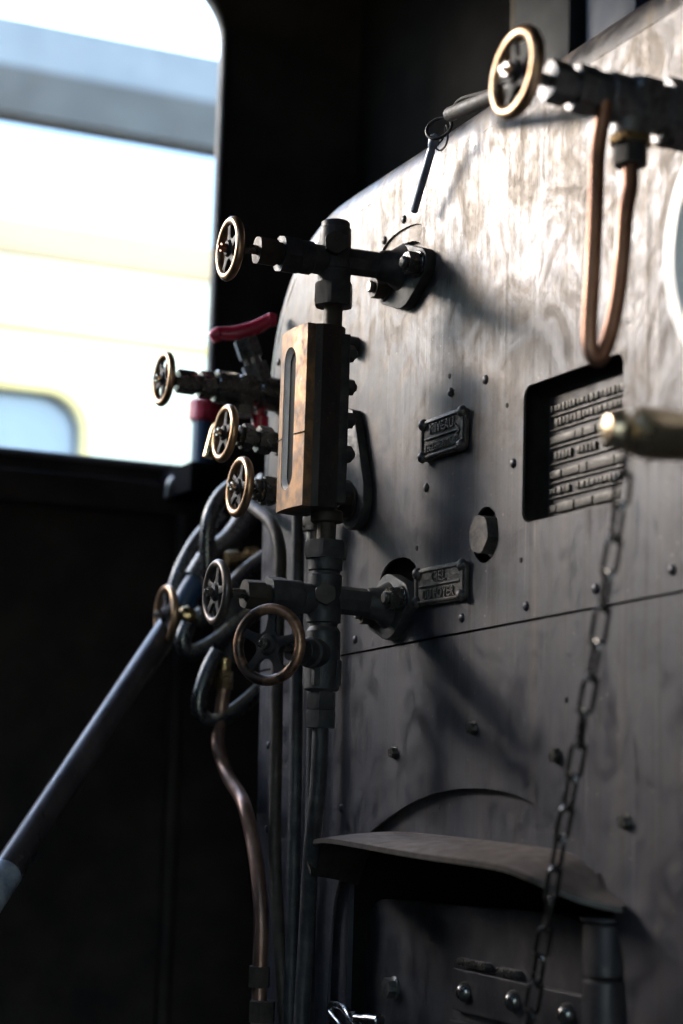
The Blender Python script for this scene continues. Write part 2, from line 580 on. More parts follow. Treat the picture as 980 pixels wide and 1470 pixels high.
def tag(o, label, cat, group=None, kind=None):
    o['label'] = label
    o['category'] = cat
    if group:
        o['group'] = group
    if kind:
        o['kind'] = kind
    return o


def mesh_of(name, bm, m, ang=32, smooth=True):
    me = bpy.data.meshes.new(name)
    bmesh.ops.recalc_face_normals(bm, faces=list(bm.faces))
    bm.to_mesh(me)
    bm.free()
    if smooth:
        for p in me.polygons:
            p.use_smooth = True
        me.set_sharp_from_angle(angle=math.radians(ang))
    if m:
        me.materials.append(MT[m])
    return me


def obj(name, bm, m, parent=None, ang=32, kind=None):
    """bm is in world coordinates; becomes one mesh object"""
    o0 = ORG.get(parent, V((0, 0, 0)))
    if parent is None:
        # origin at the base of the thing
        xs = [v.co for v in bm.verts]
        o0 = V(((min(c.x for c in xs)+max(c.x for c in xs))/2, (min(c.y for c in xs)+max(c.y for c in xs))/2, min(c.z for c in xs)))
    for v in bm.verts:
        v.co -= o0
    me = mesh_of(name, bm, m, ang)
    o = bpy.data.objects.new(name, me)
    COL.objects.link(o)
    if parent is not None:
        o.parent = parent
        ORG[o] = o0
    else:
        o.location = o0
        ORG[o] = o0
    if kind:
        o['kind'] = kind
    return o


def inst(name, me, mw, parent):
    """object sharing mesh data, placed by world matrix, child of parent"""
    o = bpy.data.objects.new(name, me)
    COL.objects.link(o)
    o.parent = parent
    o.matrix_local = M4.Translation(-ORG[parent]) @ mw
    return o


def nb():
    return bmesh.new()


def struct(name, bm, m, ang=32):
    o = obj(name, bm, m, None, ang)
    o['kind'] = 'structure'
    return o


# ------------------------------------------------------------------ setting: ground, cab shell
b = nb(); box(b, (-400, -400, -1.7), (400, 400, -1.5)); struct('ground', b, 'ground')
b = nb(); box(b, (-1.25, -1.9, -.03), (1.6, .5, 0)); struct('floor', b, 'floor')

LX = -1.25
cab = thing('cab_shell', 'black sheet metal driver cab with large side window opening around the boiler end', 'cab', (LX, 0, 0))
# left side sheet with its window opening; drawn in (Y, Z)
side_m = M4(((0, 0, 1, LX-.02), (1, 0, 0, 0), (0, 1, 0, 0), (0, 0, 0, 1)))
b = nb()
plate(b, [(-1.9, 0), (.52, 0), (.52, 2.6), (-1.9, 2.6)], [winshape()], .02, side_m)
obj('side_sheet', b, 'sidewall', cab)
b = nb()   # beading round the window opening, coloured like its sunlit edge
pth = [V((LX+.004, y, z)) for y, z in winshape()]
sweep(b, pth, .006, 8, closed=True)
obj('window_beading', b, 'jamb_sunlit', cab)
b = nb(); box(b, (LX, -1.8, 1.40), (LX+.035, .5, 1.455), bev=.004); obj('waist_rail', b, 'sidewall', cab)
# front sheet: black above, brown below
b = nb(); box(b, (LX, .50, 1.12), (1.6, .52, 2.6)); obj('front_sheet', b, 'black', cab)
b = nb(); box(b, (LX, .497, 0), (1.6, .517, 1.117)); obj('lower_front_sheet', b, 'brownwall', cab)
b = nb(); box(b, (LX-.05, -2.0, 2.6), (1.7, .6, 2.63)); obj('roof', b, 'black', cab)
# unseen right side sheet, its doorway narrowed to cut light from the camera side
rs_m = M4(((0, 0, 1, 1.60), (1, 0, 0, 0), (0, 1, 0, 0), (0, 0, 0, 1)))
b = nb()
plate(b, [(-1.9, 0), (.5, 0), (.5, 2.6), (-1.9, 2.6)], [rrect(-1.08, .35, -.66, 1.6, .05)], .02, rs_m)
obj('narrowed_doorway_sheet', b, 'black', cab)
b = nb(); cyl(b, frame((LX+.035, .17, 0), (0, 0, 1)), .0, 1.40, .014); obj('corner_post', b, 'sidewall', cab)
b = nb(); q = on('y', .47, 352, 1105); box(b, (q.x-.06, .43, q.z-.04), (q.x+.05, .495, q.z+.04), bev=.004); obj('bracket_block', b, 'black', cab)
b = nb(); box(b, (-1.3, -2.0, -.6), (1.65, -1.92, 2.42))  # unseen plate added to block light entering from the rear
tag(obj('rear_light_blocker', b, 'black'), 'unseen black plate added where a tender would stand, blocking light from behind the camera', 'light blocker')
# things fixed to the front sheet beside the boiler top
p0 = on('y', .48, 770, 40); p1 = on('y', .48, 850, 40); p2 = on('y', .48, 895, 40)
b = nb(); box(b, (p0.x, .44, 1.3), (p1.x, .495, 2.5), bev=.006)
tag(obj('wall_cupboard', b, 'greywall'), 'tall grey painted locker on the cab front behind the boiler top', 'locker')
b = nb(); box(b, (p1.x+.012, .46, 1.3), (p2.x+.06, .495, 2.5), bev=.006)
tag(obj('wall_panel', b, 'bluepanel'), 'pale blue panel strip on the cab front right of the grey locker', 'panel')
q = on('y', .47, 748, 30)
b = nb(); cyl(b, frame((q.x, .47, 1.2), (0, 0, 1)), 0, 1.3, .016)
tag(obj('wall_pipe', b, 'oldbrown'), 'upright brown pipe against the dark cab front behind the topmost handwheel', 'pipe')

# ------------------------------------------------------------------ boiler backhead
bh = thing('boiler_backhead', 'grey streaked steel boiler end with rounded shoulder, riveted cladding sheets and cut-outs', 'boiler', (.18, 0, .3))


def seam(x):
    return 1.0975 + .029*x


left = [(-.372, .35), (-.374, .8), (-.382, 1.05)]
up_l = [(-.392, 1.27), (-.389, 1.42), (-.376, 1.50), (-.352, 1.551), (-.312, 1.592), (-.262, 1.614), (-.20, 1.624)]
gap = .0013
sy = seam(-.383)
upper = [(-.383, sy+gap)] + up_l + [(.0, 1.625), (.3, 1.627), (.56, 1.626), (.62, 1.614), (.67, 1.592), (.712, 1.551), (.738, 1.50), (.75, 1.42), (.75, seam(.75)+gap)]
lower = [(-.372, .35), (-.374, .8), (-.383, sy-gap), (.75, seam(.75)-gap), (.75, .35)]
pa, pb = on('y', 0, 755, 560), on('y', 0, 890, 725)
WX0, WX1, WZ0, WZ1 = .277, .455, 1.201, 1.336
hole_works = rrect(WX0, WZ0, WX1, WZ1, .012)
PLUG = on('y', 0, 700, 768)
hole_plug = circ(PLUG.x, PLUG.z, .0275, .0285)
hole_up = circ(-.004, 1.534, .066, .037, p=.8)
hole_lo = circ(.007, 1.158, .050, .036, p=.85)
b = nb()
plate(b, list(reversed(upper)), [hole_works, hole_plug, hole_up, hole_lo], .003, BH)
obj('upper_sheet', b, 'sheet', bh, ang=40)
arch = spline([V((x, z, 0)) for x, z in [(-.150, .352), (-.149, .6), (-.147, .76), (-.134, .825), (-.095, .868), (-.039, .898), (.07, .933), (.185, .946), (.30, .936), (.406, .893), (.452, .83), (.469, .754), (.473, .6), (.474, .352)]], 5)
arch = [(v.x, v.y) for v in arch]
b = nb()
plate(b, [(-.372, .35), (arch[0][0], .35)] + arch + [(arch[-1][0], .35), (.75, .35), (.75, seam(.75)-gap), (-.383, sy-gap), (-.374, .8)], [], .003, BH)
obj('lower_sheet', b, 'sheet', bh, ang=40)


def flange_roll(outline, name):
    """sheet rolled back over the edge of the boiler"""
    pts = spline([V((x, 0, z)) for x, z in outline], 6)
    R = .05
    vs = []
    b = nb()
    n = len(pts)
    for i, p in enumerate(pts):
        a = pts[max(0, i-1)]
        c = pts[min(n-1, i+1)]
        tg = (c-a).normalized()
        nr = V((-tg.z, 0, tg.x))
        if nr.dot(p-V((.18, 0, 1.2))) < 0:
            nr = -nr
        row = []
        for k in range(9):
            al = PI/2*k/8
            row.append(b.verts.new(p+nr*(R*math.sin(al))+V((0, R*(1-math.cos(al))-.003, 0))))
        row.append(b.verts.new(p+nr*R+V((0, .495, 0))))
        vs.append(row)
    for r1, r2 in zip(vs, vs[1:]):
        for k in range(9):
            b.faces.new((r1[k], r1[k+1], r2[k+1], r2[k]))
    return obj(name, b, 'sheet', bh, ang=60)


flange_roll(upper, 'upper_roll')
flange_roll([(-.372, .35), (-.374, .8), (-.383, sy-gap)], 'lower_roll')
# boiler plate behind the cladding
b = nb(); plate(b, [(-.36, .36), (.74, .36), (.74, 1.60), (-.36, 1.60)], [[(-.155, .37), (-.155, .89), (.48, .89), (.48, .37)]], .02, M4.Translation((0, .044, 0)) @ BH); obj('boiler_plate', b, 'plate_dark', bh)

b = nb(); plate(b, circ(-.004, 1.534, .0655, .0365, p=.8), [circ(-.004, 1.528, .052, .026)], .003, M4.Translation((0, .0025, 0)) @ BH); obj('patch_ring', b, 'sheet', bh)
b = nb(); plate(b, circ(-.004, 1.530, .060, .032), [], .004, M4.Translation((0, .0105, 0)) @ BH); obj('patch_pad', b, 'sheet', bh)
# rivets and screws
b = nb(); lathe(b, M4.Identity(4), [(0, .0050), (.0006, .0050), (.0017, .0042), (.0026, .0028), (.0029, .001)], 14)
RV = mesh_of('rivet', b, 'sheet')
b = nb(); nut(b, M4.Identity(4), 0, .006, .0055); lathe(b, M4.Identity(4), [(0, .0075), (.001, .0075)], 16)
HB = mesh_of('cladding_bolt', b, 'steel_dark')
b = nb(); lathe(b, M4.Identity(4), [(0, .0028), (.0006, .0026)], 10)
SH = mesh_of('screw_hole', b, 'glass')
for px, py in [(647, 563), (697, 545), (737, 665), (755, 870), (663, 887), (855, 845), (965, 818), (510, 918), (580, 315), (552, 345), (383, 1190), (385, 1070), (445, 468), (436, 476), (400, 520), (490, 1160), (612, 700)]:
    p = on('y', -.003, px, py)
    inst('rivet', RV, M4.Translation(p) @ BH, bh)
for px, py in [(567, 1080), (680, 1045), (800, 1085), (900, 1180)]:
    p = on('y', -.003, px, py)
    inst('cladding_bolt', HB, M4.Translation(p) @ BH @ M4.Rotation(random.random(), 4, 'Z'), bh)
for px, py in [(728, 582), (598, 787), (748, 804), (645, 540), (813, 1005)]:
    p = on('y', -.003, px, py)
    inst('screw_hole', SH, M4.Translation(p) @ BH, bh)

# washout plug in its round hole
b = nb()
pm = frame((PLUG.x, 0, PLUG.z), (0, -1, 0), .3)
cyl(b, pm, -.024, -.008, .024)
nut(b, pm, -.008, .011, .0185, ch=.2)
tag(obj('washout_plug', b, 'tag'), 'grey hexagonal plug sunk in a round hole right of the lower tag', 'plug')

# works plate, recessed
wp = thing('works_plate', 'dull metal plate with worn raised rows sunk in the rectangular cut-out', 'plate', (.366, .024, 1.2))
b = nb(); plate(b, rrect(.29, 1.196, .452, 1.325, .004), [], .006, M4.Translation((0, .024, 0)) @ BH, .001)
obj('base_plate', b, 'door', wp)
yf = .018
rows = [(1.312, .010), (1.298, .010), (1.281, .011), (1.265, .011), (1.247, .012), (1.231, .009), (1.214, .012), (1.203, .007)]
for k, (z, h) in enumerate(rows):
    x = .297
    b = nb()
    while x < .445:
        w = random.choice([.004, .005, .006, .007] if k < 2 or k in (3, 5) else [.012, .02, .03, .045])
        w = min(w, .447-x)
        hh = h*random.uniform(.55, .8)
        if random.random() < .9 and w > .002:
            box(b, (x, yf-.0026, z-hh/2), (x+w, yf+.001, z+hh/2), bev=.0005)
        x += w+random.choice([.0015, .002, .003])
    obj('raised_row', b, 'works', wp)
    b = nb(); box(b, (.296, yf-.0024, z-h/2-.0028), (.447, yf+.001, z-h/2-.0014), bev=.0003)
    obj('raised_rule', b, 'works', wp)

# small tags
RB = None


def tagplate(x0, x1, z0, z1, l1, l2, label, arrow, s1, s2, k1, k2):
    t = thing('tag_plate', label, 'tag', ((x0+x1)/2, -.003, z0), 'cast tags on the boiler end')
    y = -.0035
    b = nb(); plate(b, chaikin(rrect(x0, z0, x1, z1, .006, 2), 1), [], .0055, M4.Translation((0, y, 0)) @ BH, .001)
    base = obj('tag_base', b, 'tag', t)
    b = nb()
    plate(b, rrect(x0+.002, z0+.002, x1-.002, z1-.002, .006), [rrect(x0+.006, z0+.005, x1-.006, z1-.005, .004)], .002, M4.Translation((0, y-.0055, 0)) @ BH, .0005)
    obj('raised_border', b, 'tag', t)
    zc = (z0+z1)/2
    b = nb(); text(b, l1, s1, M4.Translation(((x0+x1)/2, y-.006, zc+(z1-z0)*.21)) @ BH, .0013, k1); obj('lettering', b, 'tag', t)
    b = nb(); text(b, l2, s2, M4.Translation(((x0+x1)/2, y-.006, zc-(z1-z0)*.23)) @ BH, .0013, k2); obj('lettering', b, 'tag', t)
    b = nb(); box(b, (x0+.012, y-.0075, zc-.001), (x1-.010, y-.005, zc+.001), bev=.0005)
    if arrow:
        for s in (-1, 1):
            box(b, (-.012, -.001, -.0009), (0, .001, .0009), M4.Translation((x1-.010, y-.0065, zc)) @ M4.Rotation(s*.6, 4, 'Y'))
    obj('raised_rule', b, 'tag', t)
    for cx in (x0+.006, x1-.006):
        for cz in (z0+.005, z1-.005):
            inst('rivet', RVT, M4.Translation((cx, y-.005, cz)) @ BH, t)
    return t


b = nb(); lathe(b, M4.Identity(4), [(0, .0068), (.001, .0068), (.0035, .0058), (.0055, .0036), (.0062, .0012)], 14)
RVT = mesh_of('tag_rivet', b, 'tag')
tagplate(.066, .167, 1.291, 1.336, 'NIVEAU', 'REGLEMENTAIRE', 'cast metal tag lettered NIVEAU with an arrow, riveted higher up', True, .0155, .012, .95, .78)
tagplate(.060, .173, 1.135, 1.1755, 'CIEL', 'DU FOYER', 'cast metal tag lettered CIEL DU FOYER, riveted beside the lower gauge flange', False, .0155, .0145, 1.0, .95)


# ------------------------------------------------------------------ handwheels
def handwheel(parent, c, axis, R, rim, spider='wheel', spin=0.0, tube=None, nutm='steel', spokes=5, up=None):
    """axis points out, away from the valve. part 'handwheel' = dished spider with hub; sub-parts rim and wheel_nut"""
    m = frame(c, axis, spin, up)
    tube = tube or R*.145
    b = nb()
    holes = []
    ri, ro, w = R*.35, R*.765, R*.10
    for k in range(spokes):
        a0 = 2*PI*k/spokes
        a1 = 2*PI*(k+1)/spokes
        di, do = math.asin(w*1.25/ri), math.asin(w*.9/ro)
        p = [(ri*math.cos(a), ri*math.sin(a)) for a in (a0+di, (a0+a1)/2, a1-di)]
        p += [(ro*math.cos(a), ro*math.sin(a)) for a in (a1-do, a1-do-(a1-a0-2*do)*.25, (a0+a1)/2, a0+do+(a1-a0-2*do)*.25, a0+do)]
        holes.append(chaikin(p, 2))
    plate(b, circ(0, 0, R-tube*.9, n=40), holes, R*.10, m @ M4.Translation((0, 0, -R*.05)), R*.02)
    lathe(b, m, [(-R*.42, R*.2), (-R*.05, R*.25), (R*.06, R*.27), (R*.13, R*.22), (R*.16, R*.12)], 20)
    sp = obj('handwheel', b, spider, parent)
    b = nb()
    path = [m @ V(((R-tube)*math.cos(2*PI*i/48), (R-tube)*math.sin(2*PI*i/48), 0)) for i in range(48)]
    sweep(b, path, tube, 12, closed=True)
    obj('rim', b, rim, sp)
    b = nb()
    nut(b, m, R*.14, R*.30, R*.13)
    cyl(b, m, R*.30, R*.40, R*.075)
    obj('wheel_nut', b, nutm, sp)
    return sp


OUT = V((0, -1, 0))
# ------------------------------------------------------------------ water gauge
wg = thing('water_gauge', 'tall black iron water gauge column with bronze slotted glass holder, two cocks and three handwheels', 'water gauge', (0, -.088, 1.0))
COLX, COLY = 0.0, -.088
col = frame((COLX, COLY, 0), (0, 0, 1))


def cock(z, right, name):
    hm = frame((0, COLY, z), OUT, .26)
    b = nb()
    cyl(b, hm, .012, .030, .0165)
    cyl(b, hm, .028, .046, .0185)
    o = obj(name, b, 'iron', wg)
    b = nb(); nut(b, hm, .046, .066, .0192); obj('bonnet_nut', b, 'iron', o)
    b = nb(); cyl(b, hm, .064, .074, .0125); nut(b, hm, .072, .093, .0145); obj('gland_nut', b, 'iron_brown', o)
    b = nb(); cyl(b, hm, .090, .124, .0052); obj('spindle', b, 'steel_dark', o)
    return o


cu_ = cock(1.519, 1, 'upper_cock')
b = nb()
lathe(b, col, [(1.487, .0155), (1.490, .0185), (1.5065, .0185), (1.507, .0172), (1.509, .0172), (1.5095, .0182), (1.556, .0175), (1.5575, .0160), (1.5635, .0160), (1.565, .0140)], 32)
obj('upper_tee', b, 'iron', wg)
b = nb(); nut(b, col, 1.468, 1.4935, .0198); obj('column_nut', b, 'iron', wg)
b = nb(); cyl(b, col, 1.425, 1.470, .0105, .0005); cyl(b, col, 1.433, 1.4445, .0145); obj('upper_stub', b, 'iron_brown', wg)
bx = frame((0.0, COLY, 1.533), (.93, -.36, 0), .1)
b = nb(); cyl(b, bx, .012, .020, .0105); nut(b, bx, .0195, .031, .0118); obj('side_plug', b, 'iron_brown', wg)
handwheel(wg, (0, -.212, 1.516), OUT, .0355, 'rim', 'wheel', .35, .0050, 'copper')

cl_ = cock(1.1425, 1, 'lower_cock')
b = nb()
lathe(b, col, [(1.112, .0150), (1.1165, .0155), (1.118, .0186), (1.169, .0186), (1.1705, .0165), (1.173, .0165), (1.1745, .0186), (1.187, .0190)], 32)
obj('lower_tee', b, 'iron', wg)
b = nb(); nut(b, col, 1.187, 1.2065, .0212); obj('column_nut', b, 'iron', wg)
b = nb(); cyl(b, col, 1.20, 1.24, .0105, .0005); cyl(b, col, 1.2265, 1.2395, .0178); obj('lower_stub', b, 'iron_brown', wg)
bx = frame((0.0, COLY, 1.1465), (.93, -.36, 0), .1)
b = nb(); cyl(b, bx, .012, .020, .0095); nut(b, bx, .0195, .030, .0105); obj('side_plug', b, 'iron_brown', wg)
handwheel(wg, (0, -.212, 1.142), OUT, .0355, 'rim_grey', 'wheel', .1, .0048, 'steel_dark')


def arm_flange(z, b1px, b2px, kind):
    P1 = on('y', -.034, *b1px)
    P2 = on('y', -.034, *b2px)
    c = (P1+P2)/2
    ax = (P1-P2)
    half = ax.length/2
    rot = math.atan2(ax.z, ax.x)
    fm = M4.Translation((c.x, -.001, c.z)) @ BH @ M4.Rotation(rot, 4, 'Z')
    # rhombic oval flange
    o = []
    rc, re = .036, .0185
    for sx, a0, a1 in ((1, -1.05, 1.05), (-1, PI-1.05, PI+1.05)):
        for k in range(9):
            a = a0+(a1-a0)*k/8
            o.append((sx*half+re*math.cos(a), re*math.sin(a)))
        ac = PI/2 if sx > 0 else 1.5*PI
        for k in range(5):
            a = ac+(k-2)*.22*1
            o.append((rc*math.cos(a), rc*math.sin(a)))
    b = nb()
    plate(b, o, [], .014, fm, .0012)
    fl = obj('mounting_flange', b, 'iron', wg)
    # arm
    b = nb()
    a = V((0, COLY+.012, z))
    e = V((c.x*.55, -.012, z-.002))
    d = e-a
    am = frame(a, d, PI/8)
    L = d.length
    nut(b, am, 0, L*.62, .0142, sides=8)
    lathe(b, am, [(L*.58, .0150), (L*.66, .0175), (L*.80, .0185), (L*.92, .024), (L, .028)], 32)
    obj('connecting_arm', b, 'iron', wg)
    for P in (P1, P2):
        nm = frame((P.x, -.015, P.z), OUT, .5)
        b = nb(); cyl(b, nm, 0, .0025, .0150); nut(b, nm, .0025, .0155, .0115); obj('flange_nut', b, 'steel_dark' if P is P1 else 'iron_brown', fl)
        b = nb(); cyl(b, nm, .0155, .021, .0068); obj('stud', b, 'steel', fl)


arm_flange(1.522, (578, 376), (531, 411), 0)
arm_flange(1.1435, (552, 858), (512, 880), 1)

# bronze glass holder
FY = -.133
sec = [(-.037, FY+.0), (-.041, FY+.015), (-.041, FY+.036), (-.034, FY+.036), (-.034, FY+.056), (.034, FY+.056), (.034, FY+.036), (.041, FY+.036), (.041, FY+.0155), (.037, FY)]
ZG0, ZG1 = 1.2375, 1.4365
slot = rrect(-.0185, 1.259, .0145, 1.416, .0164, 8)
b = nb()
def along(poly, n):
    """n points spread along a closed polyline"""
    P = [V((x, z, 0)) for x, z in poly]
    P.append(P[0])
    ln = [(c-a).length for a, c in zip(P, P[1:])]
    tot = sum(ln)
    out, k, acc = [], 0, 0.0
    for q in range(n):
        d = tot*q/n
        while acc+ln[k] < d:
            acc += ln[k]
            k += 1
        out.append(P[k].lerp(P[k+1], (d-acc)/ln[k]))
    return out


def stadium(x0, z0, x1, z1, n=16):
    """starts at the middle of the lower end, counter-clockwise"""
    rr = (x1-x0)/2
    cx = (x0+x1)/2
    o = [(cx+rr*math.sin(a), z0+rr-rr*math.cos(a)) for a in [PI/2*k/n for k in range(n+1)]]
    o += [(cx+rr*math.cos(a), z1-rr+rr*math.sin(a)) for a in [PI*k/(2*n) for k in range(2*n+1)]]
    o += [(cx-rr*math.cos(a), z0+rr-rr*math.sin(a)) for a in [PI/2*k/n for k in range(n)]]
    return o


def bulge(x):
    return -.0042*(1-(x/.0365)**2)


NR = 96
ring_in = along(stadium(-.0185, 1.259, .0145, 1.416), NR)
rect_o = along([(-.002, ZG0), (.0365, ZG0), (.0365, ZG1), (-.0365, ZG1), (-.0365, ZG0)], NR)
for cxx, czz in ((.0365, ZG0), (.0365, ZG1), (-.0365, ZG1), (-.0365, ZG0)):   # keep the corners square
    kk = min(range(NR), key=lambda q: (rect_o[q]-V((cxx, czz, 0))).length)
    rect_o[kk] = V((cxx, czz, 0))
rws = [[V((p.x, FY+.0098, p.y)) for p in rect_o], [V((p.x, FY+bulge(p.x)+.0006, p.y)) for p in rect_o]]
for k in range(7):
    u = k/6*.985+.0075
    rws.append([V((a.x*(1-u)+c.x*u, FY+bulge(a.x*(1-u)+c.x*u), a.y*(1-u)+c.y*u)) for a, c in zip(rect_o, ring_in)])
rws.append([V((p.x, FY+bulge(p.x)+.0008, p.y)) for p in ring_in])
rings(b, rws, cap=False)
ho = obj('bronze_face', b, 'bronze', wg)
b = nb()   # level mark cut across the face
for x0, x1 in ((-.0365, -.0187), (.0147, .0365)):
    for k in range(4):
        xa, xb = x0+(x1-x0)*k/4, x0+(x1-x0)*(k+1)/4
        yc = FY+bulge((xa+xb)/2)
        box(b, (xa, yc-.0007, 1.3165), (xb, yc+.001, 1.3176))
obj('level_mark', b, 'glass', ho)
b = nb()   # sloping inner lining of the slot
ring_lo = along(stadium(-.0150, 1.2625, .0132, 1.4125), NR)
rings(b, [[V((p.x, FY+bulge(p.x)+.0007, p.y)) for p in ring_in], [V((p.x*.6+q.x*.4, FY-.0016, p.y*.6+q.y*.4)) for p, q in zip(ring_in, ring_lo)], [V((q.x, FY+.0024, q.y)) for q in ring_lo], [V((q.x, FY+.0045, q.y)) for q in ring_lo]], cap=False)
obj('slot_lining', b, 'lining', ho)
b = nb(); plate(b, rrect(-.0180, 1.2595, .0140, 1.4155, .016, 8), [], .002, M4.Translation((0, FY+.0046, 0)) @ BH); obj('glass_strip', b, 'glass', ho)
b = nb(); box(b, (.0030, FY+.0018, 1.270), (.0037, FY+.0027, 1.405)); obj('reflex_line', b, 'tape', ho)
b = nb()
s2 = [(-.0372, FY+.0098), (-.0415, FY+.016), (-.0415, FY+.038), (.0415, FY+.038), (.0415, FY+.016), (.0372, FY+.0098)]
plate(b, [(x, y) for x, y in s2], [], ZG1-ZG0, M4.Translation((0, 0, ZG0)), .0)
obj('holder_side', b, 'bronze_dark', wg)
b = nb()
plate(b, rrect(-.036, FY+.0375, .036, FY+.052, .003), [], ZG1-ZG0-.014, M4.Translation((0, 0, ZG0+.007)), .0)
hb = obj('holder_back', b, 'iron', wg)
b = nb(); nut(b, M4.Identity(4), 0, .009, .0082); cyl(b, M4.Identity(4), .009, .013, .005)
BB = mesh_of('clamp_bolt', b, 'iron')
for k in range(5):
    for sx in (-1, 1):
        inst('clamp_bolt', BB, M4.Translation((sx*.0235, FY+.0515, ZG0+.025+k*.0372)) @ M4.Rotation(-PI/2, 4, 'X') @ M4.Rotation(.3*k, 4, 'Z'), hb)

# drain valve
b = nb()
lathe(b, col, [(1.044, .0170), (1.0465, .0190), (1.075, .0192), (1.108, .0186), (1.1135, .0150)], 28)
box(b, (-.0165, COLY-.0165, 1.049), (.0165, COLY+.0165, 1.078), bev=.003)
dv = obj('drain_body', b, 'iron', wg)
DAX = V((.60, -.80, .02)).normalized()
dwc = V((0, COLY, 1.083)) + DAX*.112
dm = frame((0, COLY, 1.083), DAX, .2)
b = nb(); cyl(b, dm, .010, .030, .0165); cyl(b, dm, .028, .046, .0135); obj('drain_bonnet', b, 'iron', dv)
b = nb(); nut(b, dm, .046, .062, .0125); obj('gland_nut', b, 'iron', dv)
b = nb(); cyl(b, dm, .06, .115, .0055); obj('spindle', b, 'steel_dark', dv)
handwheel(wg, dwc, DAX, .0425, 'rim_dark', 'wheel', .22, .0056, 'steel_dark')
b = nb(); nut(b, col, 1.0245, 1.0425, .0146); cyl(b, col, 1.04, 1.047, .0125); obj('union_nut', b, 'iron', wg)
b = nb(); nut(b, col, 1.005, 1.0238, .0148); obj('union_nut', b, 'iron', wg)
pts = [V((0, COLY, 1.01)), V((0, COLY, .98)), on('x', -.004, 457, 1115), on('x', -.012, 452, 1170), on('x', -.035, 446, 1230), on('x', -.06, 441, 1320), on('x', -.07, 436, 1400), on('x', -.075, 431, 1500)]
b = nb(); sweep(b, spline(pts, 8), .0088, 16); obj('drain_pipe', b, 'iron', wg)

# teardrop fitting behind the gauge
tf = thing('teardrop_bracket', 'black teardrop shaped bracket plate bolted to the boiler behind the water gauge', 'bracket', (-.1, -.003, 1.23))
tc = V((-.098, 0, 1.272))
o = []
for k in range(15):
    a = PI+.25+(PI-.5)*k/14
    o.append((tc.x+.034*math.cos(a), tc.z+.036*math.sin(a)))
o += [(tc.x+.033, tc.z+.012), (tc.x+.010, tc.z+.075), (tc.x-.004, tc.z+.105), (tc.x-.020, tc.z+.11), (tc.x-.033, tc.z+.02)]
b = nb(); plate(b, o, [], .012, M4.Translation((0, -.0035, 0)) @ BH, .0015); obj('bracket_plate', b, 'iron', tf)
tm = frame((tc.x-.004, -.0155, tc.z-.004), OUT, .2)
b = nb(); cyl(b, tm, 0, .004, .022); nut(b, tm, .004, .020, .0165); obj('bracket_nut', b, 'iron_brown', tf)
b = nb(); cyl(b, tm, .020, .027, .009); obj('stud', b, 'steel', tf)
b = nb(); q = on('y', -.01, 503, 497); cyl(b, frame((q.x, 0, q.z), OUT), .0, .02, .012); obj('upper_boss', b, 'iron', tf)

# ------------------------------------------------------------------ valves left of the gauge
def ypx(X, px, py):
    return on('x', X, px, py).y


# V1 with red lever
X1 = -.37
w1 = on('x', X1, 235, 544)
v1 = thing('steam_valve', 'oily steel stop valve with brass-rimmed handwheel and red lever branch, left of the gauge glass', 'valve', (X1, 0, w1.z))
ax1 = (on('x', X1, 235, 544)-on('x', X1, 390, 566)).normalized()
L1 = lambda px: (w1-on('x', X1, px, 544+(px-235)*.14)).length
vm = frame(w1, -ax1, .2)
b = nb(); cyl(b, vm, 0, L1(262), .0055); obj('spindle', b, 'steel_dark', v1)
b = nb(); nut(b, vm, L1(254), L1(280), .0135); cyl(b, vm, L1(279), L1(287), .012); obj('gland_nut', b, 'steel_dark', v1)
b = nb(); nut(b, vm, L1(286), L1(305), .0155); cyl(b, vm, L1(303), L1(312), .013); obj('bonnet_nut', b, 'steel_dark', v1)
b = nb(); cyl(b, vm, L1(308), L1(338), .0215); cyl(b, vm, L1(336), L1(372), .0195); cyl(b, vm, L1(368), L1(398), .0225)
nut(b, vm, L1(336), L1(362), .0190, sides=4)
bd = obj('valve_body', b, 'steel_dark', v1)
handwheel(v1, w1, ax1, .0355, 'rim', 'wheel', .9, .0048, 'chrome')
p = w1-ax1*L1(348)
b = nb(); nut(b, frame(p, (0, 0, -1)), .012, .034, .0150); obj('outlet_nut', b, 'steel', bd)
base = w1-ax1*L1(378)
tip = on('x', X1, 347, 474)
bmx = frame(base, tip-base, .3)
Lb = (tip-base).length
b = nb(); nut(b, bmx, .014, Lb*.46, .0155); cyl(b, bmx, Lb*.44, Lb*.58, .0115); nut(b, bmx, Lb*.56, Lb*.86, .0145); cyl(b, bmx, Lb*.84, Lb*1.02, .009); obj('lever_branch', b, 'steel', v1)
la, lb = on('x', X1-.01, 303, 486), on('x', X1+.02, 397, 459)
dd = lb-la
path = [la, la+dd*.12+V((0, 0, .003)), la+dd*.3+V((0, 0, -.001)), la+dd*.5+V((0, 0, -.003)), la+dd*.7+V((0, 0, -.002)), la+dd*.88+V((0, 0, .002)), lb]
b = nb(); sweep(b, spline(path, 6), .006, 12, rfun=lambda u: 0.0056+.0042*math.sin(PI*min(1, max(0, u)))**.6+(.0015 if u < .18 or u > .85 else 0)); obj('red_lever', b, 'red', v1)

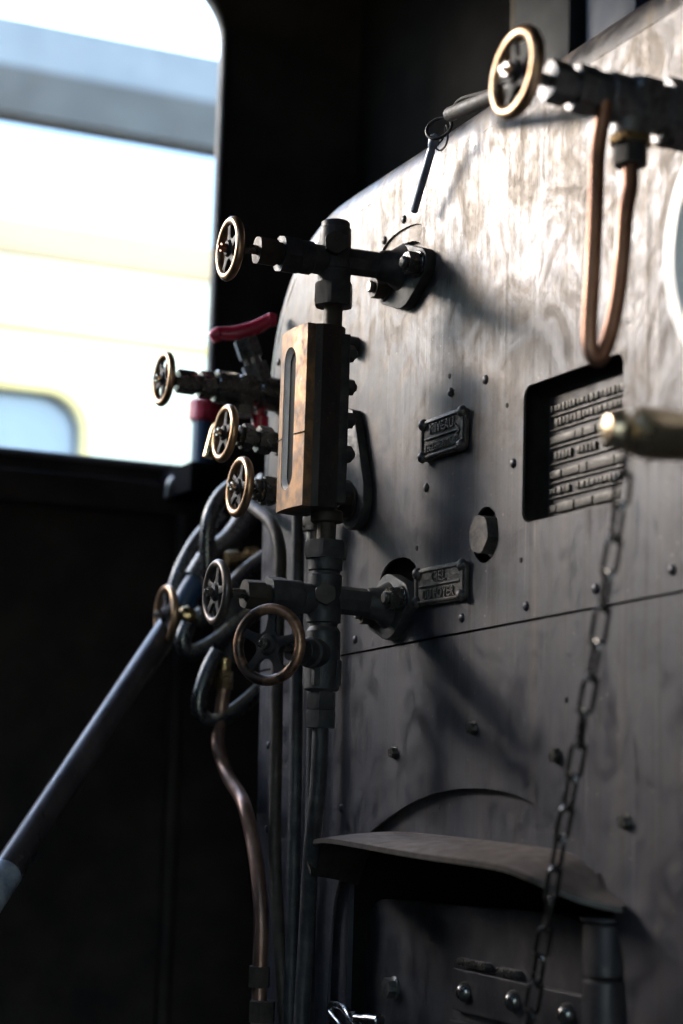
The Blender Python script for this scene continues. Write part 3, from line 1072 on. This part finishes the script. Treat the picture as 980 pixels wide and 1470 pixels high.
# V2
X2 = -.217
w2 = on('x', X2, 323, 622)
v2 = thing('gauge_shut_off_valve', 'small steel valve with brass-rimmed handwheel, middle one of the three beside the gauge glass', 'valve', (X2, 0, w2.z), 'small handwheel valves')
ax2 = (w2-on('x', X2, 390, 634)).normalized()
vm = frame(w2, -ax2, .1)
L2 = lambda px: (w2-on('x', X2, px, 622+(px-323)*.17)).length
b = nb(); cyl(b, vm, 0, L2(345), .005); obj('spindle', b, 'chrome', v2)
b = nb(); cyl(b, vm, L2(340), L2(347), .0125); nut(b, vm, L2(347), L2(361), .0145); cyl(b, vm, L2(360), L2(370), .010); obj('gland_nut', b, 'steel_dark', v2)
b = nb(); nut(b, vm, L2(369), L2(388), .0150); cyl(b, vm, L2(387), L2(402), .012); obj('bonnet_nut', b, 'steel_dark', v2)
b = nb(); cyl(b, vm, L2(398), w2.y*-1.0, .016); obj('valve_body', b, 'iron', v2)
handwheel(v2, w2, ax2, .0355, 'rim', 'wheel', .3, .0050, 'chrome')
# V3
X3 = -.153
w3 = on('x', X3, 344, 699)
v3 = thing('gauge_shut_off_valve', 'small steel valve with brass-rimmed handwheel level with the foot of the bronze gauge', 'valve', (X3, 0, w3.z), 'small handwheel valves')
ax3 = (w3-on('x', X3, 392, 706)).normalized()
vm = frame(w3, -ax3, .3)
L3 = lambda px: (w3-on('x', X3, px, 699+(px-344)*.15)).length
b = nb(); cyl(b, vm, 0, L3(366), .005); obj('spindle', b, 'chrome', v3)
b = nb(); cyl(b, vm, L3(363), L3(371), .0125); cyl(b, vm, L3(371), L3(376), .0145); nut(b, vm, L3(376), L3(394), .0150); obj('gland_nut', b, 'steel_dark', v3)
b = nb(); cyl(b, vm, L3(393), -w3.y, .0135); obj('valve_body', b, 'iron', v3)
handwheel(v3, w3, ax3, .0362, 'rim', 'wheel', .0, .0052, 'chrome')

# V4 on the injector pipework
w4 = far(238, 883, 2.55)
X4 = w4.x
v4 = thing('injector_valve', 'blurred brass handwheel valve among the hoses at the top of the sloping tube', 'valve', (X4, w4.y, w4.z-.05))
vm = frame(w4, (0, 1, 0.02), .1)
b = nb(); cyl(b, vm, 0, .022, .0065); lathe(b, vm, [(.018, .006), (.022, .012), (.030, .015), (.038, .012), (.042, .009)]); obj('gland', b, 'brass', v4)
b = nb(); lathe(b, vm, [(.040, .009), (.046, .0135), (.054, .0135), (.062, .010), (.09, .010)]); obj('bonnet', b, 'steel', v4)
b = nb(); lathe(b, frame((X4, w4.y+.095, w4.z-.06), (0, 0, 1)), [(0, .015), (.02, .017), (.04, .024), (.08, .024), (.1, .017), (.12, .015)]); obj('valve_body', b, 'iron', v4)
handwheel(v4, w4, (0, -1, 0), .0425, 'rim', 'wheel', .5, .0055, 'steel')

# sloping tube
ta, tb = far(268, 862, 2.62), far(-45, 1333, 2.10)
st = thing('sloping_tube', 'thick grey tube sloping down to the lower left edge with a pale wrapped end', 'tube', tb)
dirt = (tb-ta)
tm_ = frame(ta, dirt)
Lt = dirt.length
b = nb(); cyl(b, tm_, 0, Lt*.86, .0185); obj('tube', b, 'tube', st)
b = nb(); cyl(b, tm_, Lt*.855, Lt*1.0, .0200); obj('wrapped_end', b, 'tape', st)


# hoses left of the boiler
def hose(px, X, r, m, label, name='hose', cat='hose', group='hoses left of the boiler', n=8, dx=None):
    P = [on('x', X+(dx[i] if dx else 0), *p) for i, p in enumerate(px)]
    b = nb()
    sweep(b, spline(P, n), r, 14)
    return tag(obj(name, b, m), label, cat, group)


hose([(345, 690), (318, 712), (301, 745), (297, 790), (302, 840), (318, 880)], -.56, .0115, 'rubber', 'black hose arching down behind the lowest of the three small brass handwheels')
hose([(385, 690), (352, 745), (330, 775), (300, 800), (280, 830)], -.62, .017, 'rubber', 'thick dark hose slanting behind the curved copper pipe at the boiler edge')
hose([(318, 740), (285, 775), (262, 815), (250, 850), (240, 900)], -.66, .0125, 'rubber', 'black hose with dusty top and painted highlight running down to the blurred brass handwheel')
hose([(330, 795), (300, 815), (275, 845), (258, 880), (250, 920)], -.63, .0165, 'blue', 'dark blue hose just behind the blurred brass handwheel')
hose([(385, 795), (352, 820), (325, 850), (305, 880)], -.56, .0105, 'rubber', 'short dusty hose with painted highlight behind the spindle of the lower gauge cock')
hose([(390, 865), (352, 888), (318, 915), (288, 933), (270, 936), (262, 920), (270, 895)], -.55, .0115, 'rubber', 'black hose hooking round below the blurred brass handwheel')
hose([(312, 935), (298, 962), (286, 1000), (288, 1026), (308, 1036), (340, 1018), (372, 990), (395, 960)], -.50, .0105, 'rubber', 'black hose loop hanging above the copper S-bend pipe')
p = on('x', -.5, 322, 968)
b = nb(); nut(b, frame((p.x, p.y, p.z), (0, 0, 1)), -.02, .004, .0105); cyl(b, frame(p, (0, 0, 1)), .004, .022, .008)
tag(obj('hose_fitting', b, 'brass'), 'dull brass hose fitting on top of the copper S-bend pipe', 'fitting')
for px, py, lb in ((336, 801, 'small pale brass pipe union left of the boiler edge, nearer the hoses'), (364, 796, 'small pale brass pipe union touching the boiler edge below the gauge foot')):
    p = on('x', -.58, px, py)
    b = nb(); um = frame(p, (0, 1, .2)); nut(b, um, -.012, .006, .010); cyl(b, um, .005, .018, .007)
    tag(obj('pipe_union', b, 'brass'), lb, 'fitting', 'pipe unions')


def pipe(name, P, r, m, label, group=None, n=10):
    b = nb()
    sweep(b, spline(P, n), r, 16)
    return tag(obj(name, b, m), label, 'pipe', group)


cp = thing('copper_pipe', 'copper pipe with a double bend dropping below the hose loop left of the boiler', 'pipe', on('y', -.055, 371, 1470))
b = nb()
cpp = [on('x', X, *p) for X, p in ((-.50, (322, 985)), (-.50, (316, 1030)), (-.48, (313, 1070)), (-.445, (326, 1112)))]
cpp += [on('y', -.055, *p) for p in ((348, 1150), (362, 1205), (371, 1265), (375, 1330), (373, 1400), (371, 1500))]
sweep(b, spline(cpp, 8), .0088, 16)
obj('pipe_run', b, 'copper_dark', cp)
for px, py in ((372, 1402), (376, 1452)):
    p = on('y', -.055, px, py)
    b = nb(); nut(b, frame(p, (0, 0, 1)), -.012, .012, .014 if py > 1420 else .0115); obj('pipe_clamp', b, 'iron_brown', cp)
pipe('drop_pipe', [on('y', -.03, *p) for p in ((340, 712), (368, 732), (390, 752), (401, 785), (402, 830), (398, 930), (396, 1080), (394, 1200), (397, 1300), (404, 1400), (412, 1500))], .0078, 'iron_brown', 'dark pipe curving over and running straight down the boiler left edge', 'pipes down the boiler front')
pipe('drop_pipe', [on('y', -.03, *p) for p in ((428, 700), (426, 900), (424, 1100), (421, 1250), (418, 1380), (415, 1500))], .0078, 'iron', 'straight black pipe running down just left of the gauge drain pipe', 'pipes down the boiler front')
pipe('drop_pipe', [on('y', -.03, *p) for p in ((452, 735), (450, 900), (449, 1040), (447, 1180), (444, 1300), (441, 1500))], .0075, 'iron', 'black pipe half hidden behind the gauge drain pipe', 'pipes down the boiler front')
p = on('y', -.03, 452, 760)
b = nb(); nut(b, frame(p, (0, 0, 1)), -.002, .014, .014); cyl(b, frame(p, (0, 0, 1)), -.03, -.002, .0105)
tag(obj('pipe_union', b, 'steel'), 'grey steel pipe union tucked under the bronze gauge holder', 'fitting', 'pipe unions')

# red capped oiler on the window sill side and its bracket
OD = 3.16
oc = far(291, 625, OD)
ot = thing('oil_cup', 'blurred dark blue cylinder with a red cap standing by the window sill', 'oil cup', (oc.x, oc.y, 1.44))
om = frame((oc.x, oc.y, 0), (0, 0, 1))
zt = far(291, 573, OD).z; zm = far(291, 605, OD).z; zb = far(291, 668, OD).z
b = nb(); cyl(b, om, zb, zm, .019); obj('cup_body', b, 'blue', ot)
b = nb(); cyl(b, om, zm, zt, .0255, .003); obj('red_cap', b, 'red', ot)
b = nb(); box(b, (LX, oc.y-.03, zb-.05), (oc.x+.03, oc.y+.035, zb), bev=.004); obj('shelf_bracket', b, 'black', ot)
P = [far(*q, 3.2) for q in ((243, 715), (246, 694), (256, 685), (272, 674), (284, 660))]
b = nb(); sweep(b, spline(P, 6), .009, 10)
tag(obj('window_catch', b, 'steel'), 'pale bent metal catch at the end of the window sill', 'catch')
b = nb(); sweep(b, spline([on('x', X2+dx_, *q) for dx_, q in ((-.06, (298, 657)), (-.06, (304, 634)), (-.058, (312, 612)), (-.045, (330, 612)), (-.02, (362, 630)), (0, (372, 632)))], 6), .0068, 10)
obj('brass_lever', b, 'brass', v2)
p = on('x', X1, 373, 607)
b = nb(); cyl(b, frame(p, (0, 0, 1)), -.009, .009, .0115); cyl(b, frame(p, (0, 0, 1)), .008, .03, .005); obj('red_knob', b, 'red', v1)

# ------------------------------------------------------------------ rod with ring and hanging pin on the shoulder
rp = thing('clip_rod', 'brown metal rod lying on the boiler shoulder with wire clip and eye ring', 'rod', on('y', -.03, 645, 165))
ra, rb = on('y', -.035, 646, 164), on('y', -.075, 745, 122)
b = nb(); sweep(b, spline([ra, ra.lerp(rb, .33), ra.lerp(rb, .66), rb], 6), .0078, 14); obj('rod', b, 'iron_brown', rp)
b = nb(); cyl(b, frame((rb.x, rb.y-.004, rb.z), (0, 1, 0)), 0, -rb.y+.003, .006); obj('rod_stud', b, 'iron', rp)
b = nb(); sweep(b, spline([on('y', -.03, *q) for q in ((650, 157), (660, 143), (684, 135), (706, 130), (708, 136), (688, 142), (668, 150), (655, 165))], 5, closed=True), .0018, 8, closed=True); obj('wire_clip', b, 'iron', rp)
rc_ = on('y', -.03, 630, 184)
b = nb(); mm = frame(rc_, (.55, -.8, .25)); sweep(b, [mm @ V((.0150*math.cos(2*PI*i/28), .0125*math.sin(2*PI*i/28), 0)) for i in range(28)], .0019, 8, closed=True)
obj('eye_ring', b, 'iron', rp)
pn = thing('hanging_pin', 'short dark steel pin dangling from the ring on the boiler shoulder', 'pin', on('y', -.02, 594, 304))
pa_, pb_ = on('y', -.03, 624, 198), on('y', -.02, 594, 304)
b = nb(); pm_ = frame(pa_, pb_-pa_); Lp = (pb_-pa_).length
lathe(b, pm_, [(-.004, .002), (-.002, .005), (.004, .0062), (.010, .0052), (.013, .0038), (.016, .0045), (Lp-.001, .0042), (Lp, .0036)], 14)
obj('pin_shank', b, 'pin', pn)
b = nb(); lk = on('y', -.02, 634, 215); sweep(b, spline([on('y', -.025, *q) for q in ((640, 180), (637, 196), (630, 206), (626, 212), (632, 216), (640, 208), (643, 192))], 4, closed=True), .0011, 6, closed=True); obj('wire_loop', b, 'iron', pn)

# ------------------------------------------------------------------ upper right valve with siphon
w5 = far(742, 104, 1.475)
X5 = w5.x
sv = thing('siphon_valve', 'large blurred brass-rimmed handwheel valve near the top right, with U-shaped copper siphon below', 'valve', (X5, w5.y, w5.z-.3))
e5 = on('x', X5, 985, 168)
ax5 = (w5-e5).normalized()
vm = frame(w5, -ax5, .3)
L5 = lambda px: (w5-e5).length*(px-742)/(985-742)
b = nb(); cyl(b, vm, 0, L5(795), .0052); obj('spindle', b, 'steel_mid', sv)
b = nb(); nut(b, vm, L5(784), L5(812), .0155); cyl(b, vm, L5(810), L5(822), .0135); obj('gland_nut', b, 'steel_mid', sv)
b = nb(); nut(b, vm, L5(820), L5(850), .0175); cyl(b, vm, L5(848), L5(866), .0185); obj('bonnet_nut', b, 'steel_mid', sv)
b = nb(); cyl(b, vm, L5(864), L5(950), .0205); nut(b, vm, L5(892), L5(930), .0208, sides=4); nut(b, vm, L5(946), L5(1010), .0250)
bd = obj('valve_body', b, 'steel_mid', sv)
cyl_p = w5-ax5*L5(903)
dn = frame(cyl_p, (0, 0, -1), .2)
b = nb(); cyl(b, dn, .010, .030, .0165); obj('outlet', b, 'steel_mid', sv)
b = nb(); nut(b, dn, .030, .0365, .0160); obj('brass_washer', b, 'brass', sv)
b = nb(); nut(b, dn, .0365, .054, .0128); obj('union_nut', b, 'iron', sv)
handwheel(sv, w5, ax5, .0385, 'rim', 'wheel', .55, .0060, 'chrome')
c0 = cyl_p+V((0, 0, -.05))
P = [c0, c0+V((0, 0, -.022))] + [on('x', X5, *q) for q in ((898, 305), (893, 370), (884, 440), (872, 490), (859, 515), (848, 505), (846, 470), (850, 400), (855, 300), (858, 220), (859, 150))]
P[-1].x += .01
b = nb(); sweep(b, spline(P, 8), .0066, 16); obj('siphon_tube', b, 'copper', sv)
b = nb(); p = on('x', X5, 955, 200); cyl(b, frame(p, (0, 0, -1)), -.02, .006, .007); obj('lower_spigot', b, 'iron', sv)

# pressure gauge cut by the right edge
pgc = far(1104, 330, 1.30)
pg = thing('pressure_gauge', 'round white rimmed dial gauge cut off by the right edge', 'gauge', (pgc.x, pgc.y, pgc.z-.105))
gm = frame(pgc, (0, -1, 0))
b = nb(); lathe(b, gm, [(-.05, .085), (-.045, .098), (-.002, .101), (.004, .104)], 64); obj('case', b, 'iron', pg)
b = nb()
rs = []
for i in range(64):
    a = 2*PI*i/64
rngp = [(.086, .006), (.086, .012), (.092, .018), (.103, .018), (.1085, .010), (.1085, -.02), (.1035, -.024)]
rows_ = [[gm @ V((r*math.cos(2*PI*i/64), r*math.sin(2*PI*i/64), t)) for i in range(64)] for r, t in rngp]
rings(b, rows_, cap=False); obj('rim', b, 'white', pg)
b = nb(); cyl(b, gm, .0042, .0065, .0858, .0002, 64); obj('dial', b, 'dial', pg)
b = nb(); cyl(b, frame((pgc.x, pgc.y+.05, pgc.z), (0, 1, 0)), 0, -pgc.y-.052, .02); obj('mounting_stem', b, 'iron', pg)

# ------------------------------------------------------------------ regulator handle and chain
kc = far(884, 617, 1.28)
ke = far(1040, 634, 1.31)
rh = thing('regulator_handle', 'polished blurred steel and brass handle reaching in from the right edge', 'handle', kc)
hm = frame(kc, ke-kc)
Lh = (ke-kc).length
b = nb(); lathe(b, hm, [(-.009, .002), (-.0075, .009), (-.002, .0135), (.004, .0145), (.009, .0125), (.011, .010)], 24); obj('knob_end', b, 'polish', rh)
b = nb(); lathe(b, hm, [(.010, .011), (.013, .0155), (.02, .0180), (.035, .0185), (.06, .0165), (Lh, .0145)], 28); obj('grip', b, 'polish', rh)

b = nb(); cyl(b, frame((ke.x, ke.y, ke.z), (0, 1, 0)), -.012, -ke.y-.004, .011); obj('handle_stem', b, 'iron', rh)
cA = far(897, 655, 1.135)
cB = far(757, 1490, 1.60)
ch = thing('hanging_chain', 'steel link chain hanging from the handle down across the fire door', 'chain', cB)
LKL, LKW, WR = .0385, .0150, .0019
pth = []
for k in range(5):
    pth += [V((0, 0, 0))]
st_ = []
for k in range(9):
    a = -PI/2+PI*k/8
    st_.append(V((LKL/2-LKW/2+(LKW/2-WR)*math.cos(a), (LKW/2-WR)*math.sin(a), 0)))
for k in range(9):
    a = PI/2+PI*k/8
    st_.append(V((-LKL/2+LKW/2+(LKW/2-WR)*math.cos(a), (LKW/2-WR)*math.sin(a), 0)))
b = nb(); sweep(b, st_, WR, 8, closed=True)
LK = mesh_of('chain_link', b, 'chain')
cp_px = [(900, 636, 1.295), (889, 735, 1.345), (872, 830, 1.38), (857, 925, 1.41), (838, 1030, 1.44), (820, 1130, 1.475), (800, 1230, 1.51), (785, 1320, 1.54), (770, 1410, 1.575), (752, 1510, 1.61)]
cpts = spline([far(*q) for q in cp_px], 30)
pitch = LKL-4*WR+.0006
acc = 0.0
k = 0
pos = cpts[0]
i = 0
marks = [cpts[0]]
need = pitch
for a, c in zip(cpts, cpts[1:]):
    d = (c-a).length
    while need <= d:
        marks.append(a.lerp(c, need/d))
        need += pitch
    need -= d
for k in range(len(marks)-1):
    a, c = marks[k], marks[k+1]
    d = (c-a).normalized()
    x = d
    y = V((.35, -.94, 0)).cross(x).normalized()
    z = x.cross(y)
    rot = M4(((x.x, y.x, z.x, 0), (x.y, y.y, z.y, 0), (x.z, y.z, z.z, 0), (0, 0, 0, 1)))
    tw = (0 if k % 2 == 0 else PI/2) + random.uniform(-.25, .25)+.35
    inst('chain_link', LK, M4.Translation((a+c)/2) @ rot @ M4.Rotation(tw, 4, 'X'), ch)

# ------------------------------------------------------------------ fire hole, hood, door
fh = thing('fire_hole', 'dark recessed fire hole surround with arched top plate under the boiler sheet', 'frame', (.16, .02, .35))
b = nb()
inner = [(-.165, .34), (.49, .34), (.49, .97), (-.165, .97)]
hole_f = [(-.118, .36), (-.118, .875), (.445, .875), (.445, .36)]
plate(b, inner, [hole_f], .006, M4.Translation((0, .012, 0)) @ BH)
obj('arch_plate', b, 'sheet', fh)
b = nb(); box(b, (-.16, .30, .34), (.48, .31, .90)); obj('recess_back', b, 'black', fh)
for x0, x1 in ((-.152, -.121), (.448, .476)):
    b = nb(); box(b, (x0, .0125, .35), (x1, .298, .88)); obj('recess_cheek', b, 'black', fh)
b = nb(); box(b, (-.12, .0125, .876), (.446, .298, .886)); obj('recess_head', b, 'black', fh)

# hood: flat in the middle, bent down at both ends
back = [(-.105, .838), (-.072, .882), (-.03, .898), (.13, .8975), (.30, .8945), (.36, .892), (.41, .872), (.452, .851)]
fy = -.085
fpx = [(446, 1250), (436, 1222), (452, 1199), (590, 1224), (718, 1240), (762, 1258), (830, 1289), (893, 1302)]
fdy = [fy, fy, fy, fy, fy, fy*.9, fy*.5, -.012]
hd = nb()
def soft(P, n=8, it=7):
    q = []
    for a, c in zip(P, P[1:]):
        q += [a.lerp(c, k/n) for k in range(n)]
    q.append(P[-1])
    for _ in range(it):
        q = [q[0]] + [(q[i-1]+q[i]*2+q[i+1])/4 for i in range(1, len(q)-1)] + [q[-1]]
    return q


bk = soft([V((x, .010, z)) for x, z in back])
fr = soft([on('y', y_, *q) for y_, q in zip(fdy, fpx)])
NV = 7
grid = []
for p, q in zip(bk, fr):
    grid.append([p.lerp(q, k/(NV-1)) + V((0, 0, .0012*math.sin(PI*k/(NV-1)))) for k in range(NV)])
top = [[hd.verts.new(p) for p in r] for r in grid]
bot = [[hd.verts.new(p-V((0, 0, .005))) for p in r] for r in grid]
n = len(grid)
for i in range(n-1):
    for k in range(NV-1):
        hd.faces.new((top[i][k], top[i][k+1], top[i+1][k+1], top[i+1][k]))
        hd.faces.new((bot[i][k], bot[i+1][k], bot[i+1][k+1], bot[i][k+1]))
    hd.faces.new((top[i][NV-1], bot[i][NV-1], bot[i+1][NV-1], top[i+1][NV-1]))
    hd.faces.new((top[i][0], top[i+1][0], bot[i+1][0], bot[i][0]))
for i in (0, n-1):
    for k in range(NV-1):
        hd.faces.new((top[i][k], bot[i][k], bot[i][k+1], top[i][k+1]))
tag(obj('fire_hole_hood', hd, 'hood', ang=40), 'dusty bent steel deflector hood projecting over the fire door', 'hood')

fd = thing('fire_door', 'dark steel fire door plate with rounded corner, riveted strap and hinge', 'door', (.16, .03, .36))
dy = .03
out = [(-.117, .36)] + [(-.121, .76)] + [(-.121+.045*(1-math.cos(a)), .775+.045*math.sin(a)) for a in [PI/2*k/6 for k in range(7)]] + [(.30, .832), (.36, .825), (.40, .80), (.41, .36)]
b = nb(); plate(b, list(reversed(out)), [], .012, M4.Translation((0, dy+.012, 0)) @ BH, .0012); obj('door_plate', b, 'door', fd)
b = nb(); p = on('y', dy-.006, 652, 1388); q = on('y', dy-.006, 860, 1440)
plate(b, rrect(p.x, .722, .40, .764, .003), [], .008, M4.Translation((0, dy-.0005, 0)) @ BH, .001); so = obj('strap', b, 'door', fd)
b = nb(); box(b, (p.x, dy-.012, .700), (.40, dy, .712), bev=.002); obj('lower_rib', b, 'door', fd)
b = nb(); box(b, (p.x+.01, dy-.010, .767), (p.x+.07, dy, .775), bev=.003); box(b, (p.x+.09, dy-.009, .765), (p.x+.13, dy, .774), bev=.003); obj('strap_lug', b, 'steel_dark', fd)
b = nb(); lathe(b, M4.Identity(4), [(0, .0105), (.002, .0105), (.006, .0085), (.009, .005), (.010, .002)], 16)
DR = mesh_of('strap_rivet', b, 'steel_dark')
for px, py in ((668, 1424), (738, 1437), (815, 1456)):
    r_ = on('y', dy-.009, px, py)
    inst('strap_rivet', DR, M4.Translation(r_) @ BH, fd)
b = nb(); r_ = on('y', dy-.004, 562, 1418); nm = frame((r_.x, dy, r_.z), OUT, .3); cyl(b, nm, -.001, .003, .0125); nut(b, nm, .003, .012, .0098); obj('door_bolt', b, 'steel', fd)
b = nb(); h0 = on('y', 0, 842, 1322); h1 = on('y', 0, 898, 1418)
cyl(b, frame((h0.x+.03, .002, 0), (0, 0, 1)), h1.z+.006, h0.z, .021); cyl(b, frame((h0.x+.03, .002, 0), (0, 0, 1)), h0.z+.001, h0.z+.006, .024)
cyl(b, frame((h0.x+.03, .002, 0), (0, 0, 1)), .5, h1.z+.003, .021)
obj('hinge_barrel', b, 'door', fd)

# bright shackle on the door latch at the bottom edge
sk = thing('latch_shackle', 'small bright steel shackle and pin at the bottom left of the fire door', 'shackle', on('y', 0, 505, 1470))
b = nb(); sweep(b, spline([on('y', 0, *q) for q in ((500, 1490), (487, 1470), (474, 1452), (478, 1442), (492, 1446), (503, 1462), (507, 1490))], 6), .0042, 12); obj('shackle_bow', b, 'chrome', sk)
b = nb(); sweep(b, spline([on('y', 0, *q) for q in ((506, 1495), (507, 1470), (506, 1452))], 6), .003, 10); obj('shackle_leg', b, 'chrome', sk)
b = nb(); a_, c_ = on('y', 0, 510, 1462), on('y', .01, 546, 1466); pm_ = frame(a_, c_-a_); Lq = (c_-a_).length; cyl(b, pm_, 0, Lq*.45, .0055); cyl(b, pm_, Lq*.42, Lq, .0072); obj('shackle_pin', b, 'chrome', sk)

# ------------------------------------------------------------------ outside: carriage and station canopy
CX = -3.4
cr_ = thing('railway_carriage', 'cream and yellow railway carriage on the next track seen through the cab window', 'carriage', (CX-1.4, 3, -1.5))
wins = []
y = .605
y_edges = []
yy = .60
cands = [(-.95, .60), (1.2, 2.75), (3.35, 4.9), (-3.1, -1.55), (-5.25, -3.7)]
cm = M4(((0, 0, 1, CX-.04), (1, 0, 0, 0), (0, 1, 0, 0), (0, 0, 0, 1)))
b = nb()
plate(b, [(-9, -.6), (14, -.6), (14, 2.45), (-9, 2.45)], [rrect(a, 1.15, c, 2.05, .11) for a, c in cands], .04, cm)
obj('side_panel', b, 'cream', cr_)
for a, c in cands:
    b = nb(); box(b, (CX-.06, a-.01, 1.14), (CX-.045, c+.01, 2.06)); o_ = obj('window', b, 'carglass', cr_)
    b = nb(); plate(b, rrect(a-.025, 1.125, c+.025, 2.075, .13), [rrect(a, 1.15, c, 2.05, .11)], .012, M4.Translation((.004, 0, 0)) @ M4.Translation((.036, 0, 0)) @ cm); obj('window_frame', b, 'yellow', o_)
b = nb(); box(b, (CX-.003, -9, 2.222), (CX+.008, 14, 2.25)); obj('yellow_line', b, 'yellow', cr_)
b = nb(); box(b, (CX-.05, -9, 2.452), (CX+.012, 14, 2.56), bev=.003); obj('cant_rail', b, 'orange', cr_)
b = nb()
ar = [(CX-2.8, 2.561), (CX-.002, 2.561)] + [(CX-.02-1.4*(1-math.cos(a)), 2.563+.62*math.sin(a)) for a in [PI/2*k/10 for k in range(1, 11)]] + [(CX-1.42-1.38*math.sin(a), 2.563+.62*math.cos(a)) for a in [PI/2*k/10 for k in range(1, 10)]]
plate(b, ar, [], 23, M4(((1, 0, 0, 0), (0, 0, -1, 14), (0, 1, 0, 0), (0, 0, 0, 1))))
obj('roof', b, 'carroof', cr_)
b = nb(); box(b, (CX-2.8, -9, -.6), (CX-2.76, 14, 2.56)); obj('far_side', b, 'cream', cr_)
b = nb(); box(b, (CX-2.75, -8.9, -.9), (CX-.06, 13.9, -.6)); obj('underframe', b, 'black', cr_)

cn = thing('station_canopy', 'grey station canopy above and behind the railway carriage', 'canopy', (-11, 8, -1.5))
b = nb(); box(b, (-9.1, -1.0, 5.26), (-9.0, 40, 5.57)); obj('fascia', b, 'canopy', cn)
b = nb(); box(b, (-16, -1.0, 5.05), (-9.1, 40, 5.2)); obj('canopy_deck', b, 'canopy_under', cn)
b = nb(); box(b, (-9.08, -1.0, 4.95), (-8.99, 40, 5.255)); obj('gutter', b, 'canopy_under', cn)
b = nb(); box(b, (-16.2, -1.0, -1.5), (-16.0, 40, 5.2)); obj('back_wall', b, 'teal', cn)
for k in range(6):
    b = nb(); yk = 1.9+k*4.0
    lathe(b, frame((-12.0, yk, 0), (0, 0, 1)), [(-1.5, .16), (-1.3, .16), (-1.28, .1), (4.6, .09), (5.05, .3)], 16); obj('column', b, 'canopy_under', cn)
